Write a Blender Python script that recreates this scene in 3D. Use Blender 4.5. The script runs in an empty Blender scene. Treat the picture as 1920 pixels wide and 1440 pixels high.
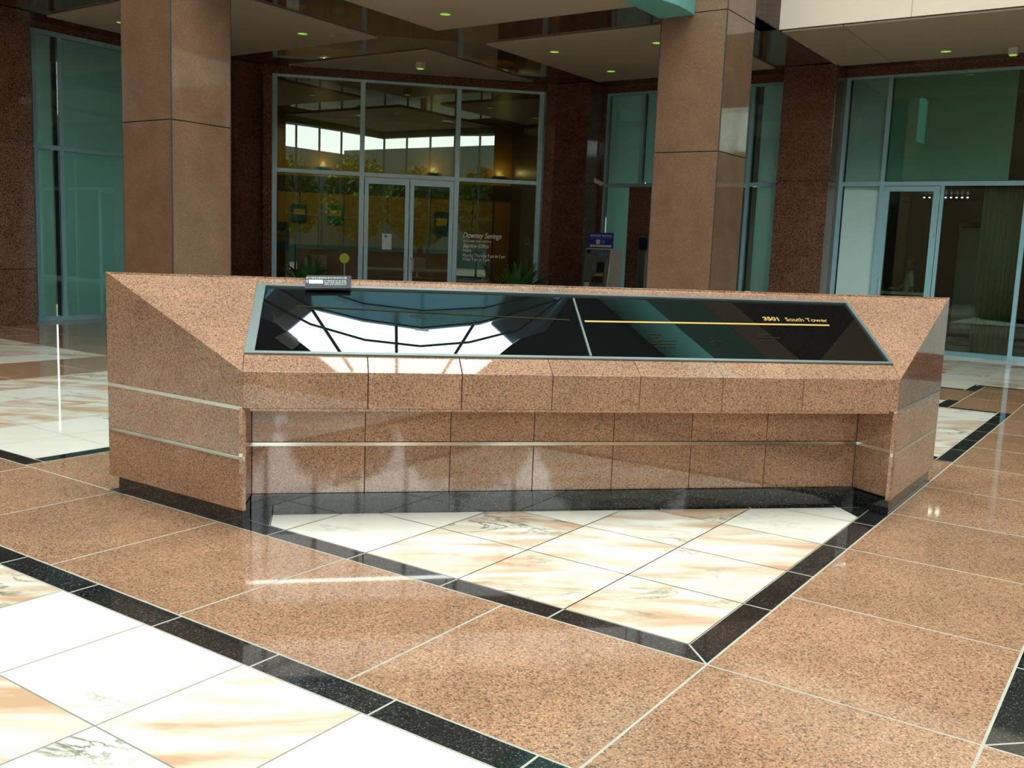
import bpy, bmesh, math, random
from mathutils import Vector, Matrix
random.seed(7)
D = bpy.data
COL = bpy.context.scene.collection
S2 = math.sqrt(2.0)

# ------------------------------------------------------------------ plan frames
ANG = 2.5417
P0 = Vector((0.8162, 3.6299))
A = Vector((math.cos(ANG), math.sin(ANG)))
B = Vector((math.sin(ANG), -math.cos(ANG)))
def G(u, v, z=0.0):
    q = P0 + A * u + B * v
    return Vector((q.x, q.y, z))
def TN(t, n, z=0.0):                      # frame square to the storefront
    return G((n - t) / S2, (n + t) / S2, z)

# ------------------------------------------------------------------ materials
def mat(name):
    m = D.materials.new(name); m.use_nodes = True
    nt = m.node_tree; nt.nodes.clear()
    out = nt.nodes.new('ShaderNodeOutputMaterial')
    return m, nt, out
def N_(nt, t, **kw):
    n = nt.nodes.new(t)
    for k, v in kw.items(): setattr(n, k, v)
    return n
def bsdf(nt, out, col=(.5, .5, .5), rough=.5, metal=0., spec=.5, ior=1.5, coat=0.):
    b = nt.nodes.new('ShaderNodeBsdfPrincipled')
    b.inputs['Base Color'].default_value = (*col, 1)
    b.inputs['Roughness'].default_value = rough
    b.inputs['Metallic'].default_value = metal
    b.inputs['IOR'].default_value = ior
    b.inputs['Specular IOR Level'].default_value = spec
    b.inputs['Coat Weight'].default_value = coat
    nt.links.new(b.outputs[0], out.inputs[0])
    return b
def plain(name, col, rough=.5, metal=0., spec=.5, noise=.06, scale=8., ior=1.5):
    m, nt, out = mat(name)
    b = bsdf(nt, out, col, rough, metal, spec, ior)
    g = N_(nt, 'ShaderNodeNewGeometry')
    n = N_(nt, 'ShaderNodeTexNoise'); n.inputs['Scale'].default_value = scale
    nt.links.new(g.outputs['Position'], n.inputs['Vector'])
    r = N_(nt, 'ShaderNodeValToRGB')
    r.color_ramp.elements[0].position = .3; r.color_ramp.elements[1].position = .7
    r.color_ramp.elements[0].color = (*[c * (1 - noise) for c in col], 1)
    r.color_ramp.elements[1].color = (*[min(1, c * (1 + noise)) for c in col], 1)
    nt.links.new(n.outputs['Fac'], r.inputs[0]); nt.links.new(r.outputs[0], b.inputs['Base Color'])
    return m
def emit(name, col, s):
    m, nt, out = mat(name)
    e = nt.nodes.new('ShaderNodeEmission'); e.inputs[0].default_value = (*col, 1); e.inputs[1].default_value = s
    nt.links.new(e.outputs[0], out.inputs[0]); return m
def granite(name, stops, scale=105., rough=.07, spec=.5, big=.12, tilevar=0.0, ior=1.5):
    m, nt, out = mat(name)
    b = bsdf(nt, out, rough=rough, spec=spec, ior=ior)
    L = nt.links.new
    g = N_(nt, 'ShaderNodeNewGeometry')
    w = N_(nt, 'ShaderNodeTexNoise'); w.inputs['Scale'].default_value = 60; w.inputs['Detail'].default_value = 1
    L(g.outputs['Position'], w.inputs['Vector'])
    mx = N_(nt, 'ShaderNodeMix', data_type='VECTOR'); mx.inputs[0].default_value = .012
    L(g.outputs['Position'], mx.inputs[4]); L(w.outputs['Color'], mx.inputs[5])
    v = N_(nt, 'ShaderNodeTexVoronoi'); v.inputs['Scale'].default_value = scale; v.inputs['Randomness'].default_value = 1
    L(mx.outputs[1], v.inputs['Vector'])
    sep = N_(nt, 'ShaderNodeSeparateColor'); L(v.outputs['Color'], sep.inputs[0])
    r = N_(nt, 'ShaderNodeValToRGB'); r.color_ramp.interpolation = 'CONSTANT'
    els = r.color_ramp.elements
    els[0].position = stops[0][0]; els[0].color = (*stops[0][1], 1)
    els[1].position = stops[1][0]; els[1].color = (*stops[1][1], 1)
    for p, c in stops[2:]:
        e = els.new(p); e.color = (*c, 1)
    L(sep.outputs[0], r.inputs[0])
    n2 = N_(nt, 'ShaderNodeTexNoise'); n2.inputs['Scale'].default_value = 2.6; n2.inputs['Detail'].default_value = 4
    L(g.outputs['Position'], n2.inputs['Vector'])
    mr = N_(nt, 'ShaderNodeMapRange'); mr.inputs[1].default_value = .3; mr.inputs[2].default_value = .7
    mr.inputs[3].default_value = 1 - big; mr.inputs[4].default_value = 1 + big
    L(n2.outputs['Fac'], mr.inputs[0])
    val = mr.outputs[0]
    if tilevar:
        at = N_(nt, 'ShaderNodeAttribute'); at.attribute_name = 'tile'
        s3 = N_(nt, 'ShaderNodeSeparateColor'); L(at.outputs['Color'], s3.inputs[0])
        m3 = N_(nt, 'ShaderNodeMapRange'); m3.inputs[3].default_value = 1 - tilevar; m3.inputs[4].default_value = 1 + tilevar
        L(s3.outputs[0], m3.inputs[0])
        mm = N_(nt, 'ShaderNodeMath', operation='MULTIPLY'); L(val, mm.inputs[0]); L(m3.outputs[0], mm.inputs[1]); val = mm.outputs[0]
    vm = N_(nt, 'ShaderNodeVectorMath', operation='SCALE')
    L(r.outputs[0], vm.inputs[0]); L(val, vm.inputs['Scale'])
    L(vm.outputs[0], b.inputs['Base Color'])
    return m
PINK = [(0., (.11, .075, .055)), (.10, (.20, .115, .075)), (.24, (.33, .185, .115)), (.55, (.40, .235, .145)), (.78, (.30, .165, .105)), (.90, (.46, .31, .20))]
FPINK = [(0., (.13, .085, .055)), (.10, (.22, .125, .075)), (.24, (.36, .205, .115)), (.55, (.44, .25, .145)), (.80, (.32, .175, .10)), (.92, (.52, .34, .21))]
DARKP = [(0., (.02, .015, .012)), (.2, (.08, .04, .026)), (.4, (.16, .075, .045)), (.7, (.20, .10, .06)), (.9, (.26, .15, .10))]
BLK = [(0., (.008, .009, .009)), (.5, (.02, .023, .022)), (.85, (.045, .05, .048)), (.95, (.09, .10, .095))]
M = {}
M['granite'] = granite('salmon_granite', PINK, scale=185, rough=.03, tilevar=.10, ior=1.85)
M['granite_floor'] = granite('salmon_floor_granite', FPINK, scale=155, rough=.05, tilevar=.08, ior=1.6)
M['granite_col'] = granite('brown_granite', [(p, (c[0] * .33 + .085, c[1] * .33 + .052, c[2] * .33 + .03)) for p, c in PINK], scale=180, rough=.05, ior=1.55)
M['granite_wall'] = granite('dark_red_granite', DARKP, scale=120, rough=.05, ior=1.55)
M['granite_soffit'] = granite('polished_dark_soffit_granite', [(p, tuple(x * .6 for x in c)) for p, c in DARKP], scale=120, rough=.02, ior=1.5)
M['black'] = granite('black_granite', BLK, scale=220, rough=.04, big=.2, tilevar=.25, ior=1.6)
M['joint'] = plain('joint_dark', (.03, .032, .032), .7)
M['grout'] = plain('grout', (.42, .42, .34), .6)
M['grout_dark'] = plain('grout_marble', (.22, .25, .19), .6)
M['teal'] = plain('teal_painted_metal', (.26, .47, .53), .35, 0, .5, .05)
M['teal_lit'] = plain('teal_painted_metal_lit', (.50, .80, .89), .35, 0, .5, .05)  # frame teal with the brighter light on the bank front put into its colour
M['satin'] = plain('satin_metal', (.62, .66, .64), .3, .3)
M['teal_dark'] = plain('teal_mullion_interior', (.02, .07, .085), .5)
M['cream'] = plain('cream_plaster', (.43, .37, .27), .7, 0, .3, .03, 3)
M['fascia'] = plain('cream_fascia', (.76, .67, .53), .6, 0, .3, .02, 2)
M['tealband'] = plain('teal_balcony_band', (.13, .40, .36), .35, 0, .5, .04)
M['shade'] = plain('teal_window_shade', (.5, .7, .66), .8, 0, .2, .05, 1.2)
m_, nt_, o_ = mat('teal_window_shade_cloth')
d_ = N_(nt_, 'ShaderNodeBsdfDiffuse'); d_.inputs[0].default_value = (.46, .62, .60, 1); t_ = N_(nt_, 'ShaderNodeBsdfTranslucent'); t_.inputs[0].default_value = (.21, .31, .30, 1)
a_ = N_(nt_, 'ShaderNodeAddShader'); nt_.links.new(d_.outputs[0], a_.inputs[0]); nt_.links.new(t_.outputs[0], a_.inputs[1]); nt_.links.new(a_.outputs[0], o_.inputs[0]); M['shadecloth'] = m_
M['steel'] = plain('polished_steel', (.78, .77, .72), .12, 1, .5, .04)
M['frame'] = plain('grey_metal_frame', (.22, .27, .26), .28, .6, .5, .05)
M['gold'] = plain('gold_lettering', (.55, .36, .10), .4, .3)
M['white'] = plain('white_paint', (.85, .88, .86), .5)
M['offwhite'] = plain('off_white_plastic', (.62, .64, .60), .45)
M['atm'] = plain('atm_grey_green', (.10, .13, .12), .4)
M['blue'] = plain('sign_blue', (.03, .035, .33), .4)
M['lblue'] = plain('light_blue', (.05, .22, .55), .4)
M['screen'] = plain('dark_screen', (.01, .012, .014), .1)
M['keys'] = plain('keypad_buttons', (.40, .42, .16), .5)
M['yellow'] = plain('yellow_green_disc', (.80, .80, .06), .5)
M['paper'] = plain('white_paper', (.75, .85, .85), .6)
M['wood'] = None
M['carpet'] = plain('dark_carpet', (.03, .028, .025), .9, 0, .1, .2, 20)
M['darkwall'] = plain('dark_lobby_wall', (.035, .03, .025), .4, 0, .4, .15, 3)
M['desk'] = plain('dark_desk_wood', (.05, .022, .014), .3)
M['leaf'] = plain('dark_green_leaf', (.05, .19, .035), .3, 0, .5, .35, 12)
M['soil'] = plain('soil', (.03, .02, .012), .9)
M['pot'] = plain('planter_clay', (.12, .05, .03), .5)
M['poster'] = plain('poster_blue', (.02, .07, .16), .4, 0, .4, .5, 9)
M['posteryel'] = plain('poster_yellow', (.55, .33, .04), .4, 0, .4, .4, 16)
M['postergrn'] = plain('poster_green', (.03, .16, .04), .4, 0, .4, .5, 14)
M['skin'] = plain('skin', (.32, .17, .11), .5)
M['shirt'] = plain('white_shirt', (.7, .76, .78), .8)
M['trousers'] = plain('dark_trousers', (.02, .02, .025), .8)
M['hair'] = plain('dark_hair', (.02, .014, .01), .6)
M['lampgreen'] = emit('downlight_glow', (.45, .85, .12), .7)
M['lampwarm'] = emit('warm_lamp_glow', (1., .75, .35), 1.5)
M['lampwhite'] = emit('white_lamp_glow', (1., 1., .8), 14.)
M['lampcool'] = emit('lobby_lamp_glow', (.75, 1., .95), 5.)
M['roofgrey'] = plain('grey_teal_roof_panel', (.30, .48, .50), .45, 0, .4, .1, 1.5)
M['roofdark'] = plain('dark_roof', (.012, .014, .014), .6)
M['bark'] = plain('tree_bark', (.10, .07, .045), .9)
M['foliage'] = plain('tree_foliage', (.11, .19, .035), .8, 0, .2, .5, 3)
M['lawn'] = plain('outdoor_ground', (.16, .17, .12), .9, 0, .1, .3, .5)
M['outwall'] = plain('green_teal_building', (.022, .06, .045), .6, 0, .3, .1, .3)

def wood():
    m, nt, out = mat('wood_panelling'); b = bsdf(nt, out, rough=.35); L = nt.links.new
    g = N_(nt, 'ShaderNodeNewGeometry'); mp = N_(nt, 'ShaderNodeMapping'); mp.inputs['Scale'].default_value = (6, 6, .8)
    n = N_(nt, 'ShaderNodeTexNoise'); n.inputs['Scale'].default_value = 2.5; n.inputs['Detail'].default_value = 5
    L(g.outputs['Position'], mp.inputs[0]); L(mp.outputs[0], n.inputs['Vector'])
    r = N_(nt, 'ShaderNodeValToRGB'); r.color_ramp.elements[0].color = (.22, .11, .022, 1); r.color_ramp.elements[1].color = (.38, .22, .05, 1)
    L(n.outputs['Fac'], r.inputs[0]); L(r.outputs[0], b.inputs['Base Color']); return m
M['wood'] = wood()

def marble():
    m, nt, out = mat('cream_marble'); b = bsdf(nt, out, rough=.045, ior=1.5); L = nt.links.new
    g = N_(nt, 'ShaderNodeNewGeometry'); at = N_(nt, 'ShaderNodeAttribute'); at.attribute_name = 'tile'
    sp = N_(nt, 'ShaderNodeSeparateColor'); L(at.outputs['Color'], sp.inputs[0])
    off = N_(nt, 'ShaderNodeVectorMath', operation='SCALE'); off.inputs['Scale'].default_value = 23.; L(at.outputs['Color'], off.inputs[0])
    ad = N_(nt, 'ShaderNodeVectorMath', operation='ADD'); L(g.outputs['Position'], ad.inputs[0]); L(off.outputs[0], ad.inputs[1])
    mp = N_(nt, 'ShaderNodeMapping'); mp.inputs['Rotation'].default_value = (0, 0, -.25); mp.inputs['Scale'].default_value = (.9, 3.2, 1)
    L(ad.outputs[0], mp.inputs[0])
    n1 = N_(nt, 'ShaderNodeTexNoise'); n1.inputs['Scale'].default_value = 1.7; n1.inputs['Detail'].default_value = 4; n1.inputs['Distortion'].default_value = .7
    L(mp.outputs[0], n1.inputs['Vector'])
    # tan clouds, stronger on some tiles
    mr = N_(nt, 'ShaderNodeMapRange'); mr.inputs[1].default_value = .36; mr.inputs[2].default_value = .66; L(n1.outputs['Fac'], mr.inputs[0])
    k = N_(nt, 'ShaderNodeMapRange'); k.inputs[1].default_value = .35; k.inputs[2].default_value = .6; k.inputs[3].default_value = .10; k.inputs[4].default_value = 1.
    L(sp.outputs[0], k.inputs[0])
    mu = N_(nt, 'ShaderNodeMath', operation='MULTIPLY'); L(mr.outputs[0], mu.inputs[0]); L(k.outputs[0], mu.inputs[1])
    c1 = N_(nt, 'ShaderNodeMix', data_type='RGBA'); c1.inputs[6].default_value = (.82, .81, .69, 1); c1.inputs[7].default_value = (.56, .36, .22, 1)
    L(mu.outputs[0], c1.inputs[0])
    # thin dark veins
    n2 = N_(nt, 'ShaderNodeTexNoise'); n2.inputs['Scale'].default_value = 2.4; n2.inputs['Detail'].default_value = 7; n2.inputs['Roughness'].default_value = .62; n2.inputs['Distortion'].default_value = .5
    mp2 = N_(nt, 'ShaderNodeMapping'); mp2.inputs['Rotation'].default_value = (0, 0, -.5); mp2.inputs['Scale'].default_value = (.8, 1.9, 1); L(ad.outputs[0], mp2.inputs[0]); L(mp2.outputs[0], n2.inputs['Vector'])
    s1 = N_(nt, 'ShaderNodeMath', operation='SUBTRACT'); s1.inputs[1].default_value = .5; L(n2.outputs['Fac'], s1.inputs[0])
    ab = N_(nt, 'ShaderNodeMath', operation='ABSOLUTE'); L(s1.outputs[0], ab.inputs[0])
    vr = N_(nt, 'ShaderNodeMapRange'); vr.inputs[1].default_value = .0; vr.inputs[2].default_value = .03; vr.inputs[3].default_value = 1.; vr.inputs[4].default_value = 0.; L(ab.outputs[0], vr.inputs[0])
    n3 = N_(nt, 'ShaderNodeTexNoise'); n3.inputs['Scale'].default_value = 1.3; L(ad.outputs[0], n3.inputs['Vector'])
    m3 = N_(nt, 'ShaderNodeMapRange'); m3.inputs[1].default_value = .52; m3.inputs[2].default_value = .66; L(n3.outputs['Fac'], m3.inputs[0])
    k2 = N_(nt, 'ShaderNodeMapRange'); k2.inputs[1].default_value = .35; k2.inputs[2].default_value = .6; L(sp.outputs[1], k2.inputs[0])
    a1 = N_(nt, 'ShaderNodeMath', operation='MULTIPLY'); L(vr.outputs[0], a1.inputs[0]); L(m3.outputs[0], a1.inputs[1])
    a2 = N_(nt, 'ShaderNodeMath', operation='MULTIPLY'); L(a1.outputs[0], a2.inputs[0]); L(k2.outputs[0], a2.inputs[1])
    a3 = N_(nt, 'ShaderNodeMath', operation='MULTIPLY'); a3.inputs[1].default_value = .95; L(a2.outputs[0], a3.inputs[0])
    c2 = N_(nt, 'ShaderNodeMix', data_type='RGBA'); c2.inputs[7].default_value = (.10, .12, .07, 1); L(c1.outputs[2], c2.inputs[6]); L(a3.outputs[0], c2.inputs[0])
    L(c2.outputs[2], b.inputs['Base Color']); return m
M['marble'] = marble()

def glass(name, tint=(.72, .86, .80), ior=1.75, mirror=None):
    m, nt, out = mat(name); L = nt.links.new
    t = N_(nt, 'ShaderNodeBsdfTransparent'); t.inputs[0].default_value = (*tint, 1)
    gl = N_(nt, 'ShaderNodeBsdfGlossy'); gl.inputs['Roughness'].default_value = 0.; gl.inputs[0].default_value = (.95, 1, .98, 1)
    fr = N_(nt, 'ShaderNodeFresnel'); fr.inputs[0].default_value = ior
    mx = N_(nt, 'ShaderNodeMixShader'); L(fr.outputs[0], mx.inputs[0]); L(t.outputs[0], mx.inputs[1]); L(gl.outputs[0], mx.inputs[2])
    L(mx.outputs[0], out.inputs[0]); return m
M['glass'] = glass('window_glass', (.88, .96, .92), 1.6)
M['glass_shop'] = glass('storefront_glass', (.66, .72, .60), 2.0)
m_, nt_, o_ = mat('black_directory_glass')
bsdf(nt_, o_, (.004, .005, .005), .0, 0, .5, 2.3); M['dirglass'] = m_

M['golddim'] = plain('dim_gold', (.03, .027, .012), .9, 0, .05)
# ------------------------------------------------------------------ mesh builder
class MB:
    def __init__(s): s.v = []; s.f = []; s.mi = []; s.mats = []; s.rnd = []
    def m(s, key):
        if key not in s.mats: s.mats.append(key)
        return s.mats.index(key)
    def face(s, pts, key, rnd=None):
        i = len(s.v); s.v += [Vector(p) for p in pts]; s.f.append(list(range(i, i + len(pts)))); s.mi.append(s.m(key)); s.rnd.append(rnd or (.5, .5, .5))
    def prism(s, base, top, key, rnd=None):
        n = len(base); i = len(s.v); s.v += [Vector(p) for p in base] + [Vector(p) for p in top]
        fs = [list(range(i + n - 1, i - 1, -1)), list(range(i + n, i + 2 * n))] + [[i + k, i + (k + 1) % n, i + n + (k + 1) % n, i + n + k] for k in range(n)]
        for f in fs: s.f.append(f); s.mi.append(s.m(key)); s.rnd.append(rnd or (.5, .5, .5))
    def box(s, u0, u1, v0, v1, z0, z1, key, fr=G, rnd=None):
        b = [fr(u0, v0, z0), fr(u1, v0, z0), fr(u1, v1, z0), fr(u0, v1, z0)]
        t = [fr(u0, v0, z1), fr(u1, v0, z1), fr(u1, v1, z1), fr(u0, v1, z1)]
        s.prism(b, t, key, rnd)
    def tube(s, p, q, r, key, n=10, r2=None):
        p = Vector(p); q = Vector(q); d = (q - p).normalized(); a = d.orthogonal().normalized(); c = d.cross(a); r2 = r if r2 is None else r2
        s.prism([p + (a * math.cos(2 * math.pi * k / n) + c * math.sin(2 * math.pi * k / n)) * r for k in range(n)],
                [q + (a * math.cos(2 * math.pi * k / n) + c * math.sin(2 * math.pi * k / n)) * r2 for k in range(n)], key)
    def build(s, name, parent=None, origin=None, smooth=False, bevel=0.):
        if origin is None:
            xs = [v.x for v in s.v]; ys = [v.y for v in s.v]; zs = [v.z for v in s.v]
            origin = Vector(((min(xs) + max(xs)) / 2, (min(ys) + max(ys)) / 2, min(zs)))
        me = D.meshes.new(name)
        me.from_pydata([v - origin for v in s.v], [], s.f)
        for k in s.mats: me.materials.append(M[k])
        ca = me.color_attributes.new('tile', 'FLOAT_COLOR', 'CORNER')
        li = 0
        for p, r in zip(me.polygons, s.rnd):
            for _ in p.loop_indices: ca.data[li].color = (*r, 1); li += 1
        for p, mi in zip(me.polygons, s.mi): p.material_index = mi; p.use_smooth = smooth
        bm = bmesh.new(); bm.from_mesh(me); bmesh.ops.recalc_face_normals(bm, faces=bm.faces); bm.to_mesh(me); bm.free()
        o = D.objects.new(name, me); COL.objects.link(o)
        if parent is not None:
            o.parent = parent; o.location = origin - wloc(parent)
        else: o.location = origin
        if bevel:
            md = o.modifiers.new('bevel', 'BEVEL'); md.width = bevel; md.segments = 2; md.limit_method = 'ANGLE'
        return o
def wloc(o):
    l = Vector(o.location)
    while o.parent is not None: o = o.parent; l = l + Vector(o.location)
    return l
def empty(name, loc):
    o = D.objects.new(name, None); COL.objects.link(o); o.location = loc; o.empty_display_size = .2; return o
def tag(o, label=None, cat=None, group=None, kind=None):
    if label: o['label'] = label
    if cat: o['category'] = cat
    if group: o['group'] = group
    if kind: o['kind'] = kind
    return o
def struct(o, label=None): o['kind'] = 'structure'; (label and o.__setitem__('label', label)); return o
R3 = lambda: (random.random(), random.random(), random.random())

def inset(poly, d):
    """shrink a convex 3-D polygon by d in its own plane"""
    n = len(poly); nor = Vector((0, 0, 0))
    for i in range(n): nor += poly[i].cross(poly[(i + 1) % n])
    nor.normalize(); out = []
    for i in range(n):
        p = poly[i]; e0 = (p - poly[i - 1]).normalized(); e1 = (poly[(i + 1) % n] - p).normalized()
        n0 = nor.cross(e0); n1 = nor.cross(e1); b = n0 + n1; b /= max(1e-6, b.dot(n0))
        out.append(p + b * d)
    return out, nor
def panel(name, poly, key, parent, thick=.025, gap=.003, inward=None, mb=None):
    poly = [Vector(p) for p in poly]
    q, nor = inset(poly, gap)
    c = sum(q, Vector()) / len(q)
    if inward is not None and nor.dot(Vector(inward)) < 0: nor = -nor
    m = mb or MB()
    m.prism(q, [p + nor * thick for p in q], key, R3())
    if mb is None: return m.build(name, parent, bevel=.0015)

# ------------------------------------------------------------------ floor
def clip(poly, f):
    out = []
    for i in range(len(poly)):
        a, b = poly[i], poly[(i + 1) % len(poly)]; fa, fb = f(a), f(b)
        if fa >= 0: out.append(a)
        if (fa >= 0) != (fb >= 0):
            t = fa / (fa - fb); out.append((a[0] + (b[0] - a[0]) * t, a[1] + (b[1] - a[1]) * t))
    res = []
    for p in out:
        if not res or math.hypot(p[0] - res[-1][0], p[1] - res[-1][1]) > .012: res.append(p)
    if len(res) > 1 and math.hypot(res[0][0] - res[-1][0], res[0][1] - res[-1][1]) <= .012: res.pop()
    return res
fl = MB()
GR = {'granite_floor': ('grout', .0055), 'black': ('grout', .005), 'marble': ('grout_dark', .0035)}
def tiles(u0, u1, v0, v1, key, du, dv, uo=None, vo=None, clips=()):
    uo = u0 if uo is None else uo; vo = v0 if vo is None else vo
    g = GR[key][1]
    base = [(u0, v0), (u1, v0), (u1, v1), (u0, v1)]
    for c in clips: base = clip(base, c)
    if len(base) < 3: return
    fl.face([G(a, b, 0.) for a, b in base], GR[key][0])
    i0 = math.floor((u0 - uo) / du + 1e-6); i1 = math.ceil((u1 - uo) / du - 1e-6)
    j0 = math.floor((v0 - vo) / dv + 1e-6); j1 = math.ceil((v1 - vo) / dv - 1e-6)
    for i in range(i0, i1):
        for j in range(j0, j1):
            a0 = max(u0, uo + i * du); a1 = min(u1, uo + (i + 1) * du); b0 = max(v0, vo + j * dv); b1 = min(v1, vo + (j + 1) * dv)
            if a1 - a0 < .02 or b1 - b0 < .02: continue
            p = [(a0, b0), (a1, b0), (a1, b1), (a0, b1)]
            for c in clips: p = clip(p, c)
            if len(p) < 3: continue
            q = [Vector((a, b, 0)) for a, b in p]
            q, _ = inset(q, g)
            fl.face([G(a.x, a.y, .0006) for a in q], key, R3())
g1 = .992; w = .14; mt = .61; o2 = 5.03
nf = lambda lim: (lambda p: lim - (p[0] + p[1]) / S2)
nb = lambda lim: (lambda p: (p[0] + p[1]) / S2 - lim)
mitre1 = lambda p: p[0] - p[1]
mitre2 = lambda p: p[1] - p[0]
# kiosk block: black border, marble triangle, black strip at the kiosk foot
tiles(0, w + mt, 0, w, 'black', 2, w, clips=(mitre1,)); tiles(0, w, 0, w + mt, 'black', w, 2, clips=(mitre2,))
tiles(w + mt, 3.88, 0, w, 'black', mt, w); tiles(0, w, w + mt, 4.2, 'black', w, mt)
tri = (lambda p: (p[0] - p[1]) / S2 + 1.828, lambda p: 1.812 - (p[0] - p[1]) / S2 * -1)
cl = (nf(2.25), lambda p: (p[1] - p[0]) / S2 + 1.815, lambda p: 1.825 - (p[1] - p[0]) / S2)
tiles(w, 4.0, w, 4.0, 'marble', mt, mt, clips=cl)
def strip_tiles():
    for k in range(-6, 7):
        t0, t1 = k * .605 - .01, (k + 1) * .605 - .01
        for (a0, a1, b0, b1) in ((t0, t1, 2.25, 3.3),):
            q = [Vector((a0, b0, 0)), Vector((a1, b0, 0)), Vector((a1, b1, 0)), Vector((a0, b1, 0))]
            q, _ = inset(q, .005)
            # keep inside the border
            p = [((n - t) / S2, (n + t) / S2) for t, n in [(x.x, x.y) for x in q]]
            p = clip(p, lambda c: c[0] - w - .005); p = clip(p, lambda c: c[1] - w - .005); p = clip(p, lambda c: 3.7 - c[0]); p = clip(p, lambda c: 3.9 - c[1])
            if len(p) >= 3: fl.face([G(a, b, .0006) for a, b in p], 'black', R3())
strip_tiles()
for sgn in (-1, 1):       # small black corner pieces at the triangle tips
    p = [(w, w), (4.2, w), (4.2, 4.2), (w, 4.2)]
    p = clip(p, nf(2.25)); p = clip(p, lambda c, s=sgn: (s * (c[1] - c[0]) / S2 - 1.82))
    if len(p) >= 3: fl.face([G(a, b, .0006) for a, b in p], 'black', R3())
fl.face([G(w, w, 0), G(4.03, w, 0), G(4.03, 4.03, 0), G(w, 4.03, 0)], 'grout')
# granite bands round the block
tiles(0, 16, -1, 0, 'granite_floor', g1, 1, uo=0)
tiles(-1, 0, 0, 16, 'granite_floor', 1, g1, vo=0)
tiles(-1, 0, -1, 0, 'granite_floor', 1, 1)
tiles(4.05, o2, 0, 16, 'granite_floor', 1, g1)
tiles(0, 4.05, 4.2, o2 + .02, 'granite_floor', g1, .85)
# left block
tiles(o2, 8.9, 0, w, 'black', .61, w); tiles(o2, o2 + w, w, 8.5, 'black', w, .61)
tiles(o2 + w, 8.88, w, 8.5, 'marble', mt, mt)
tiles(8.88, 10.2, 0, 16, 'granite_floor', 1.32, g1)
tiles(10.2, 15.6, -.2, 3.95, 'marble', mt, mt)
tiles(10.2, 15.6, 3.95, 16, 'granite_floor', g1, g1)
# right block
tiles(0, w, o2 + .05, 8.5, 'black', w, .61); tiles(w, 4.0, o2 + .05, o2 + .2, 'black', .61, .15)
tiles(w, 3.9, o2 + .2, 8.38, 'marble', mt, mt); tiles(w, .65, 8.38, 8.5, 'black', .61, .15); tiles(.8, 3.9, 8.38, 8.5, 'black', .61, .15)
tiles(.65, .8, 8.38, 9.15, 'black', .15, .8); tiles(.8, 3.9, 9.05, 9.15, 'black', 3, .1); tiles(.8, 3.9, 8.5, 9.05, 'marble', mt, mt)
tiles(0, .65, 8.5, 10.98, 'granite_floor', .65, g1); tiles(.65, 4.05, 9.15, 10.25, 'granite_floor', g1, 1.1)
tiles(.8, 4.05, 10.25, 10.4, 'black', .61, .15); tiles(.65, .8, 10.25, 10.95, 'black', .15, .7)
tiles(-9, .8, 10.95, 11.08, 'black', .61, .13); tiles(.8, 4.05, 10.4, 16, 'marble', mt, mt); tiles(-9, .8, 11.08, 16, 'marble', mt, mt)
tiles(o2, 8.88, 8.5, 16, 'granite_floor', g1, g1)
# foreground
tiles(-1, 16, -1 - .15, -1, 'black', .605, .15, uo=.75)
tiles(-1, 16, -12, -1.15, 'marble', mt, mt, uo=.78, vo=-1.15)
tiles(-1.85, -1, 0, 16, 'black', .85, .795, clips=(lambda p: p[1] + p[0] + 1,))
tiles(-1.85, -1, 0, .85, 'black', .85, .85, clips=(lambda p: -(p[1] + p[0] + 1),))
tiles(-12, -1, -12, 0, 'granite_floor', g1, g1, uo=-1, vo=0)
tiles(-12, -1.85, 0, 16, 'granite_floor', g1, g1, uo=-1.85, vo=0)
floor = struct(fl.build('floor', origin=Vector((0, 0, 0))), 'polished floor of salmon granite bands, black borders and cream marble fields')
fs = MB(); fs.box(-14.5, 16.5, -14.5, 16.5, -.3, -.004, 'joint')
fs.build('floor_slab', floor)

# ------------------------------------------------------------------ kiosk
k1 = G(2.7717, 0); k2 = G(0, 2.8773)
KD = (k2 - k1).normalized(); KL = (k2 - k1).length; KN = Vector((-KD.y, KD.x, 0))
def KF(s, d, z=0.): p = k1 + KD * s + KN * d; return Vector((p.x, p.y, z))
kiosk = tag(empty('directory_kiosk', KF(2., .5, 0)), 'wide salmon granite directory counter with sloped top in the middle of the floor', 'kiosk')
Z1, Z2, ZB = .8855, 1.375, .10
BL = G(4.0326, 0, Z2); BR = G(0, 4.2044, Z2); FL = G(2.7717, 0, Z1); FR = G(0, 2.8773, Z1)
# best plane of the slope
pn = (FR - FL).cross((BL - FL) + (BR - FR)).normalized()
if pn.z < 0: pn = -pn
def onS(u, v, off=0.):   # point of the slope plane above plan point (u, v)
    q = G(u, v); z = Z1 - ((q.x - FL.x) * pn.x + (q.y - FL.y) * pn.y) / pn.z
    return Vector((q.x, q.y, z)) + pn * off
def onSK(s, d, off=0.):
    q = KF(s, d); z = Z1 - ((q.x - FL.x) * pn.x + (q.y - FL.y) * pn.y) / pn.z
    return Vector((q.x, q.y, z)) + pn * off
def toK(p): d = Vector((p.x, p.y, 0)) - Vector((k1.x, k1.y, 0)); return d.dot(KD), d.dot(KN)
gc = [onS(3.34, .59), onS(.54, 3.49), onS(.08, 3.0), onS(2.88, .10)]     # glass frame: TL TR BR BL
TLk, TRk, BRk, BLk = [toK(p) for p in gc]
eBL, eBR = toK(BL), toK(BR)
core = MB()
e = .03
core.prism([KF(.06, .06, .02), KF(.1, .34, .02), KF(KL - .12, .34, .02), KF(KL - .06, .06, .02), KF(eBR[0] - .09, eBR[1] - .03, .02), KF(eBL[0] + .09, eBL[1] - .03, .02)][2:],
           [KF(0, 0, 0)] * 4, 'joint') if False else None
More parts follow.
